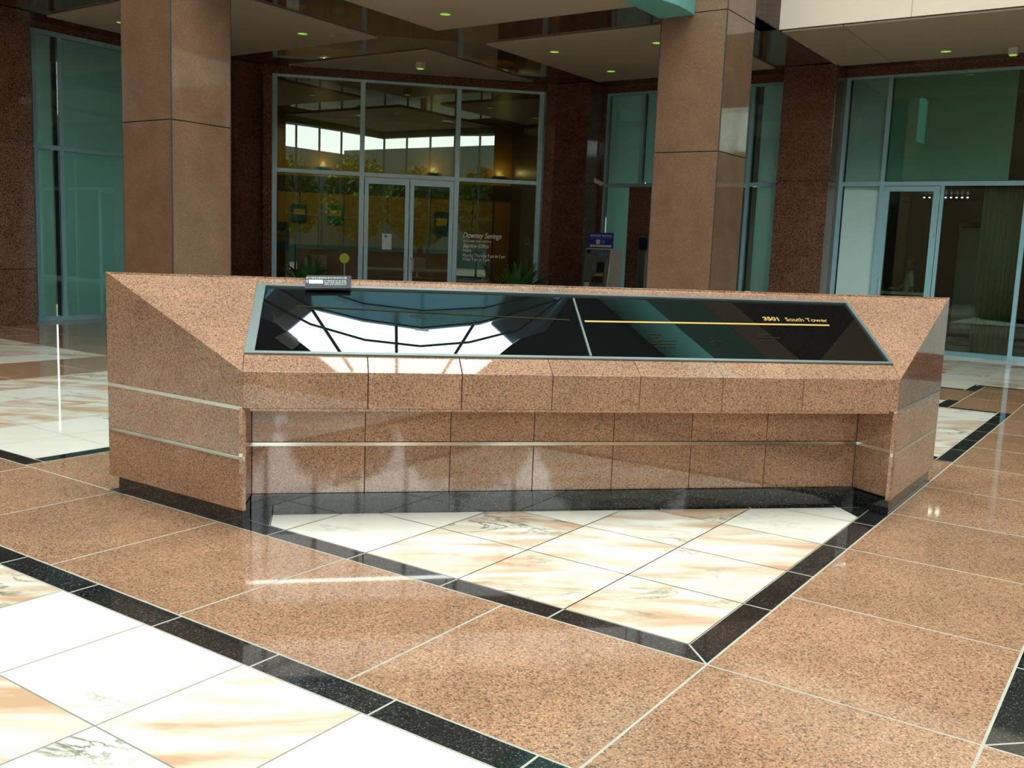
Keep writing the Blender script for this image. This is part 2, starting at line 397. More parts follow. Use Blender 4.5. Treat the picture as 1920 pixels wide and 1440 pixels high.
core.prism([KF(.08, .34, .02), KF(KL - .1, .34, .02), KF(eBR[0] - .1, eBR[1] - .04, .02), KF(eBL[0] + .1, eBL[1] - .04, .02)],
           [onSK(.08, .34, -.035), onSK(KL - .1, .34, -.035), onSK(eBR[0] - .1, eBR[1] - .04, -.035), onSK(eBL[0] + .1, eBL[1] - .04, -.035)], 'joint')
core.prism([KF(.06, .03, .69), KF(KL - .06, .03, .69), KF(KL - .06, .35, .69), KF(.06, .35, .69)],
           [onSK(.06, .03, -.035), onSK(KL - .06, .03, -.035), onSK(KL - .06, .35, -.035), onSK(.06, .35, -.035)], 'joint')
core.build('inner_core', kiosk)
IN = -pn
# slope panels, front strip
js = [0, .68, 1.212, 1.746, 2.282, 2.807, 3.338, KL]
for i in range(7):
    a, b = js[i], js[i + 1]
    def low(s): return onSK(s, 0)
    def up(s, j):
        t = (s - BLk[0]) / (BRk[0] - BLk[0]); return onSK(s, BLk[1] + (BRk[1] - BLk[1]) * t)
    pa = low(a) if i else FL; pb = low(b) if i < 6 else FR
    qa = up(max(a, BLk[0] + .0), 0) if i else gc[3]; qb = up(b, 0) if i < 6 else gc[2]
    panel('slope_panel', [pa, pb, qb, qa], 'granite', kiosk, inward=IN, gap=.0025 if i in (1, 2) else .0015)
# upper strip
tops = [-1.277, -.17, .9]
def tT(t):
    s = toK(TN(t, 3))[0]; return s
ts = [TLk[0], .66, 1.80, 2.9, TRk[0]]
for i in range(4):
    a, b = ts[i], ts[i + 1]
    f = lambda s, p, q: p[1] + (q[1] - p[1]) * (s - p[0]) / (q[0] - p[0])
    panel('slope_panel', [onSK(a, f(a, TLk, TRk)), onSK(b, f(b, TLk, TRk)), onSK(b, f(b, eBL, eBR)), onSK(a, f(a, eBL, eBR))], 'granite', kiosk, inward=IN, gap=.0015)
tl_e = onSK(ts[0], eBL[1] + (eBR[1] - eBL[1]) * (ts[0] - eBL[0]) / (eBR[0] - eBL[0]))
tr_e = onSK(ts[4], eBL[1] + (eBR[1] - eBL[1]) * (ts[4] - eBL[0]) / (eBR[0] - eBL[0]))
panel('slope_panel', [FL, gc[3], gc[0], tl_e, onSK(*eBL)], 'granite', kiosk, inward=IN, gap=.0008)
panel('slope_panel', [FR, onSK(*eBR), tr_e, gc[1], gc[2]], 'granite', kiosk, inward=IN, gap=.0008)
ZS = lambda s, d: onSK(s, d).z
# fascia
for i in range(7):
    a, b = js[i], js[i + 1]
    panel('fascia_panel', [KF(a, 0, .68), KF(b, 0, .68), KF(b, 0, Z1), KF(a, 0, Z1)], 'granite', kiosk, inward=KN, gap=.0025 if i in (0, 1, 2) else .0015)
sf = MB(); sf.box(.04, KL - .06, .0, .31, .668, .681, 'granite', KF); sf.build('fascia_underside', kiosk)
# recess
rj = [.03, .684, 1.198, 1.717, 2.23, 2.751, 3.268, 3.912]
for i in range(7):
    a, b = rj[i], rj[i + 1]
    for z0, z1 in ((.12, .408), (.43, .68)):
        panel('recess_panel', [KF(a, .3, z0), KF(b, .3, z0), KF(b, .3, z1), KF(a, .3, z1)], 'granite', kiosk, inward=KN, gap=.002)
    pl = MB(); q = [KF(a + .001, .27, 0.0006), KF(b - .001, .27, .0006), KF(b - .001, .33, .0006), KF(a + .001, .33, .0006)]
    pl.prism(q, [p + Vector((0, 0, .12)) for p in q], 'black', R3()); pl.build('plinth', kiosk)
st = MB(); st.box(.03, 3.92, .296, .32, .408, .430, 'steel', KF); st.build('steel_strip', kiosk)
# wings
Lv = Vector((B.x, B.y, 0)); Ru = Vector((A.x, A.y, 0))
zlev = [(.10, .388), (.41, .668), (.69, None)]
def wing(side):
    if side == 'L':
        P = lambda x, off, z: G(x, off, z); x0, x1 = 2.7717, 4.0326; nin = Lv; inner = (KF(0, 0), KF(.03, .3)); slp = lambda x: onS(x, 0).z
    else:
        P = lambda x, off, z: G(off, x, z); x0, x1 = 2.8773, 4.2044; nin = Ru; inner = (KF(KL, 0), KF(3.912, .3)); slp = lambda x: onS(0, x).z
    for z0, z1 in zlev:
        if z1: panel('side_panel', [P(x0, 0, z0), P(x1, 0, z0), P(x1, 0, z1), P(x0, 0, z1)], 'granite', kiosk, inward=nin, gap=.0012)
        else: panel('side_panel', [P(x0, 0, z0), P(x1, 0, z0), P(x1, 0, slp(x1)), P(x0, 0, slp(x0))], 'granite', kiosk, inward=nin, gap=.0006)
    for z0 in (.388, .668):
        s_ = MB(); s_.box(x0 + .002, x1 - .002, -.0005, .02, z0, z0 + .022, 'steel', (lambda a, b, z: P(a, b, z))); s_.build('steel_strip', kiosk)
    # inner cheek
    a, b = inner; nn = (b - a).normalized(); nx = Vector((-nn.y, nn.x, 0)) * (1 if side == 'L' else -1)
    for z0, z1 in ((.12, .408), (.43, .68)):
        panel('cheek_panel', [Vector((a.x, a.y, z0)), Vector((b.x, b.y, z0)), Vector((b.x, b.y, z1)), Vector((a.x, a.y, z1))], 'granite', kiosk, inward=nx, gap=.001, thick=.02)
    s_ = MB(); q = [Vector((p.x, p.y, .408)) for p in (a, b, b + nx * .02, a + nx * .02)]; s_.prism(q, [p + Vector((0, 0, .022)) for p in q], 'steel'); s_.build('steel_strip', kiosk)
    s_ = MB(); c_ = b + nn * .05
    q = [Vector((p.x, p.y, .0006)) for p in (a, c_, P(x1 - .42, .3, 0), P(x1 - .09, .008, 0), P(x0 + .008, .008, 0))]
    s_.prism(q, [p + Vector((0, 0, .105)) for p in q], 'black', R3()); s_.build('plinth', kiosk)
    # wing core
    s_ = MB(); off = nx * .018
    q = [P(x0 + .05, .022, .1), P(x1 - .03, .022, .1), Vector((b.x, b.y, .1)) + off * 1.1 + nn * .4, Vector((b.x, b.y, .1)) + off, Vector((a.x, a.y, .1)) + off + nn * .05]
    s_.prism(q, [Vector((p.x, p.y, .67)) for p in q], 'joint'); s_.build('inner_core', kiosk)
wing('L'); wing('R')
eb0, eb1 = KF(eBL[0], eBL[1]), KF(eBR[0], eBR[1])
bp = MB(); zz = .10
for i in range(8):
    s0 = eBL[0] + .032 + (eBR[0] - eBL[0] - .064) * i / 8; s1 = eBL[0] + .032 + (eBR[0] - eBL[0] - .064) * (i + 1) / 8
    d0 = eBL[1] + (eBR[1] - eBL[1]) * i / 8; d1 = eBL[1] + (eBR[1] - eBL[1]) * (i + 1) / 8
    panel('back_panel', [KF(s0, d0, .1), KF(s1, d1, .1), onSK(s1, d1), onSK(s0, d0)], 'granite', kiosk, inward=-KN, gap=.001)
# directory glass
fz = .012
gi, _ = inset(gc, .022)
ex_ = (gc[1] - gc[0]).normalized() * .03; gi[0] = gi[0] + ex_; gi[3] = gi[3] + ex_
dp = MB()
for i in range(4):
    j = (i + 1) % 4
    q = [gc[i], gc[j], gi[j], gi[i]]
    dp.prism([p - pn * .01 for p in q], [p + pn * fz for p in q], 'frame')
frame = dp.build('directory_frame', kiosk)
dp = MB(); dp.prism([p - pn * .02 for p in gi], [p - pn * .001 for p in gi], 'dirglass'); dgl = dp.build('directory_glass', kiosk)
dv = MB(); a = onS(1.9, 2.01); b = onS(1.5, 1.58); d_ = (b - a).normalized(); sd = d_.cross(pn) * .006
dv.prism([a - sd, b - sd, b + sd, a + sd], [p + pn * .006 for p in (a - sd, b - sd, b + sd, a + sd)], 'frame'); dv.build('divider', dgl)
def rule(p, q, wd, name, key='gold'):
    r_ = MB(); d_ = (q - p).normalized(); sd = pn.cross(d_) * wd; r_.prism([p - sd, q - sd, q + sd, p + sd], [x + pn * .0012 for x in (p - sd, q - sd, q + sd, p + sd)], key); return r_.build(name, dgl)
rule(onS(1.715, 1.855), onS(.538, 3.107), .0085, 'gold_rule')
rule(onS(3.02, .62), onS(1.79, 1.79), .006, 'gold_rule', 'golddim')
def text(body, name, size, origin, xdir, ydir, key, parent=None, shear=0., offset=0., align='LEFT', depth=.0008, xs=1.):
    c = D.curves.new(name, 'FONT'); c.body = body; c.size = size; c.shear = shear; c.offset = offset; c.align_x = align; c.extrude = depth; c.fill_mode = 'BOTH'; c.bevel_depth = offset; c.bevel_resolution = 0; c.offset = 0
    t = D.objects.new(name, c); COL.objects.link(t); bpy.context.view_layer.update()
    me = D.meshes.new_from_object(t.evaluated_get(bpy.context.evaluated_depsgraph_get()))
    D.objects.remove(t); D.curves.remove(c)
    me.materials.clear(); me.materials.append(M[key])
    xdir = Vector(xdir).normalized(); ydir = Vector(ydir).normalized(); zd = xdir.cross(ydir)
    me.transform(Matrix.Diagonal((xs, 1, 1, 1)))
    me.transform(Matrix((xdir, ydir, zd)).transposed().to_4x4())
    me.name = name; o = D.objects.new(name, me); COL.objects.link(o)
    if parent: o.parent = parent; o.location = Vector(origin) - wloc(parent)
    else: o.location = origin
    return o
sx = (onS(.54, 3.49) - onS(3.34, .59)).normalized(); sy = pn.cross(sx).normalized()
text('3501', 'lettering', .062, onS(.883, 2.80, .0012) , sx, sy, 'gold', dgl, offset=.0018, xs=1.0)
text('South Tower', 'lettering', .062, onS(.77, 2.917, .0012), sx, sy, 'gold', dgl, xs=.93)
def dashes(u, v, rows, seed, key='gold', ln=(.03, .12)):
    rr = random.Random(seed); p = onS(u, v, .0005)
    for r_ in range(rows):
        m_ = MB()
        x = 0; q = p - sy * (.036 * r_)
        for _ in range(rr.choice((1, 2, 2))):
            l = rr.uniform(*ln); a = q + sx * x; b = a + sx * l
            m_.prism([a, b, b + sy * .006, a + sy * .006], [t + pn * .0006 for t in (a, b, b + sy * .006, a + sy * .006)], key); x += l + .018
        m_.build('tenant_row', dgl)
dashes(1.36, 2.05, 5, 3, 'golddim'); dashes(1.06, 2.32, 3, 4, 'golddim', (.02, .04)); dashes(.86, 2.6, 3, 5, 'golddim', (.03, .08))

# notice plate at the top edge
na, nb_, nc, nd = [onS(*p, .014) for p in ((3.19, .86), (3.005, 1.07), (2.91, .97), (3.095, .755))]
ntc = MB(); q = [na, nb_, nc, nd]; ntc.prism(q, [p + pn * .012 for p in q], 'screen')
M['plate'] = plain('notice_plate_dark', (.035, .04, .045), .6, 0, .3)
ntc.mats[0] = 'plate'; M['greyink'] = plain('notice_grey_ink', (.26, .28, .27), .5)
notice = tag(ntc.build('notice_plate'), 'small dark notice plate with pale lettering on the top edge of the granite counter', 'sign')
nx_ = (nb_ - na).normalized(); ny_ = pn.cross(nx_).normalized(); H_ = (na - nd).length; Wd = (nb_ - na).length
ntm = MB(); rr = random.Random(9)
def nq(m_, x0, x1, y0, y1, key):
    p = nd + pn * .0125; c = [p + nx_ * (a * Wd) + ny_ * (b * H_) for a, b in ((x0, y0), (x1, y0), (x1, y1), (x0, y1))]
    m_.prism(c, [t + pn * .001 for t in c], key)
for row, (y0, y1) in enumerate(((.72, .86), (.50, .62), (.36, .46), (.24, .32))):
    x = .05 if row == 0 else .44
    while x < .93:
        l = rr.uniform(.015, .06); nq(ntm, x, min(.95, x + l), y0, y1, 'greyink'); x += l + rr.uniform(.008, .02)
nq(ntm, .05, .07, .42, .62, 'offwhite')
ntm.build('lettering', notice)
ntp = MB(); nq(ntp, .10, .41, .36, .64, 'paper'); ntp.build('pale_panel', notice)

# ------------------------------------------------------------------ columns
def clad(u0, u1, v0, v1, levels, key, parent, name='cladding_panel', merged=False, faces='abcd'):
    c = MB(); c.box(u0 + .02, u1 - .02, v0 + .02, v1 - .02, levels[0], levels[-1] - .002, 'joint'); c.build('inner_core', parent)
    F = dict(a=((u0, v0), (u1, v0), Vector((B.x, B.y, 0))), b=((u1, v0), (u1, v1), -Vector((A.x, A.y, 0))), c=((u1, v1), (u0, v1), -Vector((B.x, B.y, 0))), d=((u0, v1), (u0, v0), Vector((A.x, A.y, 0))))
    for k in faces:
        a, b, nin = F[k]
        for z0, z1 in zip(levels[:-1], levels[1:]):
            panel(name, [G(*a, z0), G(*b, z0), G(*b, z1), G(*a, z1)], key, parent, inward=nin, gap=.006)
cL = tag(empty('granite_column', G(10.05, 4.95)), 'square brown granite column rising behind the left end of the counter', 'column', 'freestanding granite columns')
def beads(u0, u1, v0, v1, z1, parent):
    for a, b in ((u0, v0), (u1, v0), (u0, v1), (u1, v1)):
        m = MB(); m.tube(G(a, b, 0.001), G(a, b, z1), .009, 'joint', 8); m.build('corner_joint', parent)
beads(9.555, 10.615, 4.505, 5.445, 10.8, cL)
clad(9.55, 10.62, 4.5, 5.45, [0, .95, 3.1, 5.0, 7, 9, 10.8], 'granite_col', cL)
cR = tag(empty('granite_column', G(4.7, 10.2)), 'square brown granite column rising behind the right half of the counter', 'column', 'freestanding granite columns')
beads(4.205, 5.215, 9.655, 10.675, 10.8, cR)
clad(4.2, 5.22, 9.65, 10.68, [0, .95, 3.1, 5.03, 7, 9, 10.8], 'granite_col', cR)

# ------------------------------------------------------------------ window-wall piers (part of the building)
ZC = 5.22
def pier(name, u0, u1, v0, v1, label, lv=(0, .95, 3.1, 5.215)):
    e_ = struct(empty(name, G((u0 + u1) / 2, (v0 + v1) / 2)), label); clad(u0, u1, v0, v1, list(lv), 'granite_wall', e_); return e_
pier('trim_1', 4.2, 5.2, 14.85, 15.75, 'dark red granite pier between the two right windows')
pier('trim_2', 9.43, 10.32, 14.85, 16.4, 'dark red granite pier right of the bank front')
pier('trim_3', 14.85, 15.75, 9.89, 10.75, 'dark red granite pier left of the bank front')
pier('trim_4', 14.85, 15.75, 4.3, 5.62, 'dark red granite pier at the left edge')
# return piers beside storefront (thin)
t5 = MB(); t5.box(-2.98, -2.80, 17.75, 18.1, 0, 5.215, 'granite_wall', TN); struct(t5.build('trim_5'))
t6 = MB(); t6.box(3.02, 3.24, 17.75, 18.1, 0, 5.215, 'granite_wall', TN); struct(t6.build('trim_6'))

# ------------------------------------------------------------------ ceilings
ce = MB()
def slab(m, u0, u1, v0, v1, z0, z1, key): m.box(u0, u1, v0, v1, z0, z1, key)
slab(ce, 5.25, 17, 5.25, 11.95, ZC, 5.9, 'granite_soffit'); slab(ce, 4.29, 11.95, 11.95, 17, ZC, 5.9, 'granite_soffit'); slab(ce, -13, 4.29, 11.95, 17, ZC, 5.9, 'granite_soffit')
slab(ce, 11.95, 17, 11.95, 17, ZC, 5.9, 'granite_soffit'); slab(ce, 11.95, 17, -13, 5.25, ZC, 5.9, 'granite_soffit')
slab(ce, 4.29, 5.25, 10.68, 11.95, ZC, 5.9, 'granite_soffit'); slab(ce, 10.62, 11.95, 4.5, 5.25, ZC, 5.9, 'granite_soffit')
ceiling = struct(ce.build('ceiling'), 'polished dark granite soffit beams with cream panels')
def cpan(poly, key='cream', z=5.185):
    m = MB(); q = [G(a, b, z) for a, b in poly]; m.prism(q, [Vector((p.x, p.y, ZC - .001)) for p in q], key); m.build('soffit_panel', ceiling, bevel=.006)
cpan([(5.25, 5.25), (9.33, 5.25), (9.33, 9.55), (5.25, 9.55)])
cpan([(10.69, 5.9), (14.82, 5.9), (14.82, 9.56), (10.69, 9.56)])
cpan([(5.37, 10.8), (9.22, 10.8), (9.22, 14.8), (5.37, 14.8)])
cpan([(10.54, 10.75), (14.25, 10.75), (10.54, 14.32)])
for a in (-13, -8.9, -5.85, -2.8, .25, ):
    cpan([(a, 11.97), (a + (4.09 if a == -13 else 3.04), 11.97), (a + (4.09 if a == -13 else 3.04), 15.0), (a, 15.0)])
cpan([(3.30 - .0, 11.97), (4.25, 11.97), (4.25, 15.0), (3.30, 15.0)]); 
cpan([(11.97, -8), (14.8, -8), (14.8, 4.25), (11.97, 4.25)])
# cream and granite upper fascias
up = MB(); x = 4.29
for a in (-13, -10.0, -6.95, -3.9, -.75, 2.3):
    b = min(4.29, a + 3.05)
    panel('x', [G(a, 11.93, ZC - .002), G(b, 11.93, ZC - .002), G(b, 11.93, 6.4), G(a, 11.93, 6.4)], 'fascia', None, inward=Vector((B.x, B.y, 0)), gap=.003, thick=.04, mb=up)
up.box(-13, 4.29, 11.97, 12.3, ZC, 6.38, 'joint')
struct(up.build('trim_7'), 'cream fascia band of the upper floor at top right')
up = MB()
for a, b in ((9.68, 10.68), (10.68, 11.95)):
    panel('x', [G(4.29, a, ZC), G(4.29, b, ZC), G(4.29, b, 6.4), G(4.29, a, 6.4)], 'granite_col', None, inward=Vector((A.x, A.y, 0)), gap=.004, mb=up)
up.box(4.32, 4.6, 10.7, 11.93, ZC, 6.38, 'joint')
struct(up.build('trim_8'), 'brown granite face above the beam beside the cream fascia')
# teal balcony bands along the open edge
def band(pts_out, pts_in, name, z0=5.0, z1=6.2):
    m = MB()
    for i in range(len(pts_out) - 1):
        q = [G(*pts_out[i]), G(*pts_out[i + 1]), G(*pts_in[i + 1]), G(*pts_in[i])]
        m.prism([p + Vector((0, 0, z0)) for p in q], [p + Vector((0, 0, z1)) for p in q], 'tealband')
    return struct(m.build(name, smooth=False), 'curved teal balcony edge band beside the column')
cv = [(4.70, 9.645), (4.68, 9.35), (4.68, 9.08), (4.73, 8.82), (4.82, 8.55), (4.92, 8.2), (4.98, 7.6), (5.0, 6.6), (5.0, 5.0)]
ci = [(5.24, 9.645), (5.24, 9.35), (5.24, 9.08), (5.24, 8.82), (5.24, 8.55), (5.24, 8.2), (5.24, 7.6), (5.24, 6.6), (5.24, 5.0)]
band(cv, ci, 'trim_9'); band([(b, a) for a, b in cv], [(b, a) for a, b in ci], 'trim_10')

# third-floor soffit, roof lantern
c3 = MB()
c3.box(-13, 6.0, 9.13, 9.90, 10.8, 11.8, 'tealband'); c3.box(-13, 6.0, 9.90, 10.35, 10.78, 11.8, 'cream')
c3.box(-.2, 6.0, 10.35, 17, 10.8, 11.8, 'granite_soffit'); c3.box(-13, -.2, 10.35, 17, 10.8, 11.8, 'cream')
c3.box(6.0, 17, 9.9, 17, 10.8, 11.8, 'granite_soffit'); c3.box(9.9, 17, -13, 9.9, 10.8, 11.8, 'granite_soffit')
struct(c3.build('trim_11'), 'upper floor soffit with teal edge seen mirrored in the black glass')
ZR = 12.0
white = [(-2.2, 8.23), (-1.72, 8.72), (1.45, 8.55), (1.62, 8.54), (2.02, 8.15), (1.78, 7.91), (1.22, 7.51), (-1.2, 7.41), (-1.85, 7.84)]
white = [(-2.2, 8.23), (-1.75, 8.70), (1.62, 8.56), (2.02, 8.15), (1.26, 7.47), (-1.24, 7.41)]
rf = MB()
# roof deck pieces round the lantern opening (x = T, y = N)
o_ = white
outer = [(-16, 8.23), (-16, 16), (16, 16), (16, 8.15), (16, 7.2), (-16, 7.2)]
o_ = [(-2.2, 8.23), (-2.66, 8.83), (-2.4, 9.75), (2.9, 9.75), (3.12, 9.21), (2.6, 8.6), (2.02, 8.15), (1.26, 7.47), (-1.24, 7.41)]
outer = [(-16, 8.23), (-16, 8.9), (-16, 16), (16, 16), (16, 9.21), (16, 8.6), (16, 8.15), (16, 7.2), (-16, 7.2)]
for i in range(9):
    j = (i + 1) % 9
    q = [TN(*o_[i]), TN(*outer[i]), TN(*outer[j]), TN(*o_[j])]
    rf.prism([p + Vector((0, 0, ZR)) for p in q], [p + Vector((0, 0, ZR + .015)) for p in q], 'roofdark')
# deck round the main skylight (T -8..8, N -9..6.6)
rf.box(-16, 16, 6.6, 7.2, ZR, ZR + .5, 'roofdark', TN); rf.box(-20, -8, -22, 6.6, ZR, ZR + .5, 'roofdark', TN); rf.box(8, 20, -22, 6.6, ZR, ZR + .5, 'roofdark', TN); rf.box(-8, 8, -22, -9, ZR, ZR + .5, 'roofdark', TN)
roof = struct(rf.build('trim_12'), 'dark atrium roof round the skylights')
tp = MB()
def poly(pts, z, key, th=.05): q = [TN(a, b, z) for a, b in pts]; tp.prism(q, [p + Vector((0, 0, th)) for p in q], key)
def frosted(name, col):
    m, nt, out = mat(name); t = N_(nt, 'ShaderNodeBsdfTranslucent'); t.inputs[0].default_value = (*col, 1)
    d = N_(nt, 'ShaderNodeBsdfDiffuse'); d.inputs[0].default_value = (*col, 1); a = N_(nt, 'ShaderNodeAddShader')
    nt.links.new(t.outputs[0], a.inputs[0]); nt.links.new(d.outputs[0], a.inputs[1]); nt.links.new(a.outputs[0], out.inputs[0]); return m
M['rg2'] = frosted('frosted_panel_dark', (.17, .27, .30)); M['rg3'] = frosted('frosted_panel_pale', (.45, .50, .50)); M['rgb'] = frosted('frosted_panel_blue', (.26, .34, .40)); M['roofgrey'] = frosted('frosted_panel_teal', (.15, .24, .25))
r1 = [(-2.66, 8.83), (-1.79, 8.35), (-.79, 8.06), (.24, 7.97), (1.17, 8.09), (2.14, 8.4), (3.12, 9.21)]
r2 = [(-2.44, 9.13), (-1.77, 8.72), (-.82, 8.5), (.28, 8.37), (1.38, 8.53), (2.17, 8.82), (2.96, 9.12)]
r3 = [(-1.81, 9.17), (-.82, 8.85), (.29, 8.75), (1.5, 8.87), (2.58, 9.21)]
z = ZR - .06
for i, k in zip(range(4), ('rg2', 'rg2', 'roofgrey', 'roofgrey')):      # between the second and third hoops
    poly([r2[i + 1], r2[i + 2], r3[i + 1], r3[i]], z, k)
for i, k in zip(range(4), ('roofgrey', 'rg2', 'rg2', 'roofgrey')):
    poly([r3[i], r3[i + 1], (r3[i + 1][0] * 1.1, 9.7), (r3[i][0] * 1.1, 9.7)], z, k)
poly([r2[0], r2[1], r3[0], (-2.3, 9.5)], z, 'roofgrey')
poly([r2[5], r2[6], (2.7, 9.6), r3[4]], z, 'rg2')
poly([(-1.75, 8.70), (-2.2, 8.23), r1[0], r2[0]], z, 'rgb')
poly([(1.62, 8.56), (2.17, 8.82), (3.0, 9.1), (2.6, 8.6), (2.02, 8.15)], z, 'rgb')
poly([(-2.2, 8.23), (-2.0, 8.05), (-2.42, 8.4), (-2.5, 8.62)], z - .002, 'rg3')
poly([(-2.15, 8.28), (-1.75, 8.7), (-1.9, 9.75), (-2.6, 9.75), (-2.9, 8.8), (-2.66, 8.5)], ZR - .02, 'rg2', .01)
poly([(1.62, 8.56), (2.0, 8.2), (2.7, 8.45), (3.3, 9.3), (3.1, 9.8), (2.2, 9.8)], ZR - .02, 'rg2', .01)
poly([(-2.2, 8.23), (-1.96, 8.0), (-2.1, 7.86), (-2.42, 8.1)], ZR - .02, 'rg3', .01); poly([(-2.2, 8.23), (-1.79, 8.66), (-1.98, 8.78), (-2.48, 8.42)], z - .003, 'rg3', .01)
tp.build('lantern_panel', roof)
hb_ = MB()
for rr_, zz_, ww in ((r1, ZR - .12, .022), (r2, ZR - .10, .020), (r3, ZR - .10, .014)):
    for a, b in zip(rr_[:-1], rr_[1:]):
        hb_.tube(TN(*a, zz_), TN(*b, zz_), ww, 'teal_dark', 6)
for a, b in (((-1.77, 8.72), (-1.0, 7.45)), ((-.2, 8.7), (-.2, 7.4)), ((1.32, 8.6), (.62, 7.4))):
    hb_.tube(TN(*a, ZR - .02), TN(*b, ZR - .02), .03, 'teal_dark', 6)
hb_.build('lantern_hoop', roof)
wh = MB()
for a, b in ((( .05, 8.60), (.38, 8.57)), ((-1.35, 8.93), (-1.15, 8.87)), ((-1.0, 8.83), (-.85, 8.79)), ((.15, 8.33), (.4, 8.31)), ((1.25, 8.80), (1.45, 8.82))):
    q = [TN(a[0], a[1], ZR - .1), TN(b[0], b[1], ZR - .1), TN(b[0], b[1] + .05, ZR - .1), TN(a[0], a[1] + .05, ZR - .1)]
    wh.prism(q, [p + Vector((0, 0, .03)) for p in q], 'rg3')
wh.build('lantern_fitting', roof)
mu = MB()
for k in range(-3, 4): mu.box(k * 2.3 - .06, k * 2.3 + .06, -9, 6.6, ZR + .1, ZR + .3, 'teal', TN)
for k in range(1, 6): mu.box(-8, 8, -9 + k * 2.6 - .06, -9 + k * 2.6 + .06, ZR + .1, ZR + .3, 'teal', TN)
mu.build('skylight_mullion', roof)

# ------------------------------------------------------------------ curtain walls
def frame_box(m, fr, a0, a1, c0, c1, z0, z1, key='teal'): m.box(a0, a1, c0, c1, z0, z1, key, fr)
GU = lambda a, c, z: G(c, a, z)      # wall of constant u: a = v along, c = u
GV = lambda a, c, z: G(a, c, z)      # wall of constant v: a = u along, c = v
def window(name, fr, c, a0, a1, muls, label, zt=5.09, zm=3.10, lowskip=(), glasskey='glass', mw=.075, dep=.13, inner=True, zb=0.0, transoms=True, fk='teal'):
    w_ = struct(empty(name, fr((a0 + a1) / 2, c, 0)), label)
    m = MB(); ed = [a0] + list(muls) + [a1]
    for x in ed: m.box(x - mw / 2, x + mw / 2, c - .03, c + .05, zb, zt, fk, fr)
    m.box(a0, a1, c - .028, c + .05, zt - .08, zt, fk, fr)
    if transoms: m.box(a0, a1, c - .028, c + .05, zm - .05, zm + .03, fk, fr)
    for x0, x1 in zip(ed[:-1], ed[1:]):
        if not any(l[0] <= (x0 + x1) / 2 <= l[1] for l in lowskip): m.box(x0, x1, c - .028, c + .05, 0, .08, fk, fr)
    m.build('window_frame', w_)
    if inner:
        m = MB()
        for x in ed[1:-1]: m.box(x - mw * .45, x + mw * .45, c + .052, c + .052 + dep, zb, zt, 'teal_dark', fr)
        m.build('mullion_back', w_)
    for x0, x1 in zip(ed[:-1], ed[1:]):
        p = MB(); p.box(x0 + mw / 2, x1 - mw / 2, c, c + .01, zm + .03, zt - .08, glasskey, fr); p.build('pane', w_)
        if not any(l[0] <= (x0 + x1) / 2 <= l[1] for l in lowskip):
            p = MB(); p.box(x0 + mw / 2, x1 - mw / 2, c, c + .01, .08, zm - .05, glasskey, fr); p.build('pane', w_)
    return w_
def shade(w_, fr, c, a0, a1, z0, z1):
    m = MB(); n = 6
    m.box(a0, a1, c + .10, c + .112, z0, z1, 'shadecloth', fr)
    m.build('shade', w_)
hd = MB()
hd.box(5.6, 10, 15.47, 15.6, 5.06, ZC, 'granite_wall', GU); struct(hd.build('trim_13'))
hd = MB(); hd.box(-13, 4.2, 15.5, 15.65, 5.06, ZC, 'granite_wall', GV); hd.box(5.2, 9.4, 15.5, 15.65, 5.06, ZC, 'granite_wall', GV); struct(hd.build('trim_14'))
w1 = window('window_1', GU, 15.454, 5.62, 9.86, [5.99, 6.47, 8.1], 'teal-framed window with green shades at the left')
shade(w1, GU, 15.454, 5.66, 5.95, .06, 5.05); shade(w1, GU, 15.454, 6.03, 6.36, .06, 5.05); shade(w1, GU, 15.454, 6.52, 9.84, .06, 5.05)
w2 = window('window_2', GV, 15.536, 5.2, 9.34, [6.03, 8.47], 'teal-framed window with green shades behind the cash machine', lowskip=((6.03, 8.4),))
shade(w2, GV, 15.536, 5.25, 5.86, .06, 5.05); shade(w2, GV, 15.536, 6.07, 8.43, 3.15, 5.05); shade(w2, GV, 15.536, 8.50, 9.305, .06, 5.05)
w3 = window('window_3', GV, 15.536, -1.2, 4.17, [3.40, .96], 'teal-framed lobby glazing at the right', lowskip=((2.4, 3.4),))
shade(w3, GV, 15.536, 3.45, 4.12, .06, 5.05); shade(w3, GV, 15.536, 1.30, 3.36, 3.15, 5.05)
m = MB(); m.box(9.36, 9.45, 15.5, 15.62, 0, 5.2, 'granite_wall'); struct(m.build('trim_18'))
# granite infill with steel hatch
inf = struct(empty('wall_back', G(7.4, 15.5)), 'granite wall panel right of the cash machine')
for z0, z1 in ((0, 2.03), (2.03, 3.05)):
    for a, b in ((6.07, 7.4), (7.4, 8.66)):
        panel('cladding_panel', [G(a, 15.42, z0), G(b, 15.42, z0), G(b, 15.42, z1), G(a, 15.42, z1)], 'granite_wall', inf, inward=Vector((B.x, B.y, 0)), gap=.004)
m = MB(); m.box(6.09, 8.64, 15.45, 15.52, 0, 3.04, 'joint'); m.build('inner_core', inf)
ht = MB(); ht.box(8.11, 8.35, 15.395, 15.418, .35, 2.0, 'frame', GV)
ht.box(8.13, 8.33, 15.388, 15.396, .37, 1.98, 'steel', GV); tag(ht.build('steel_hatch'), 'tall narrow brushed steel hatch set in the granite beside the cash machine', 'hatch')

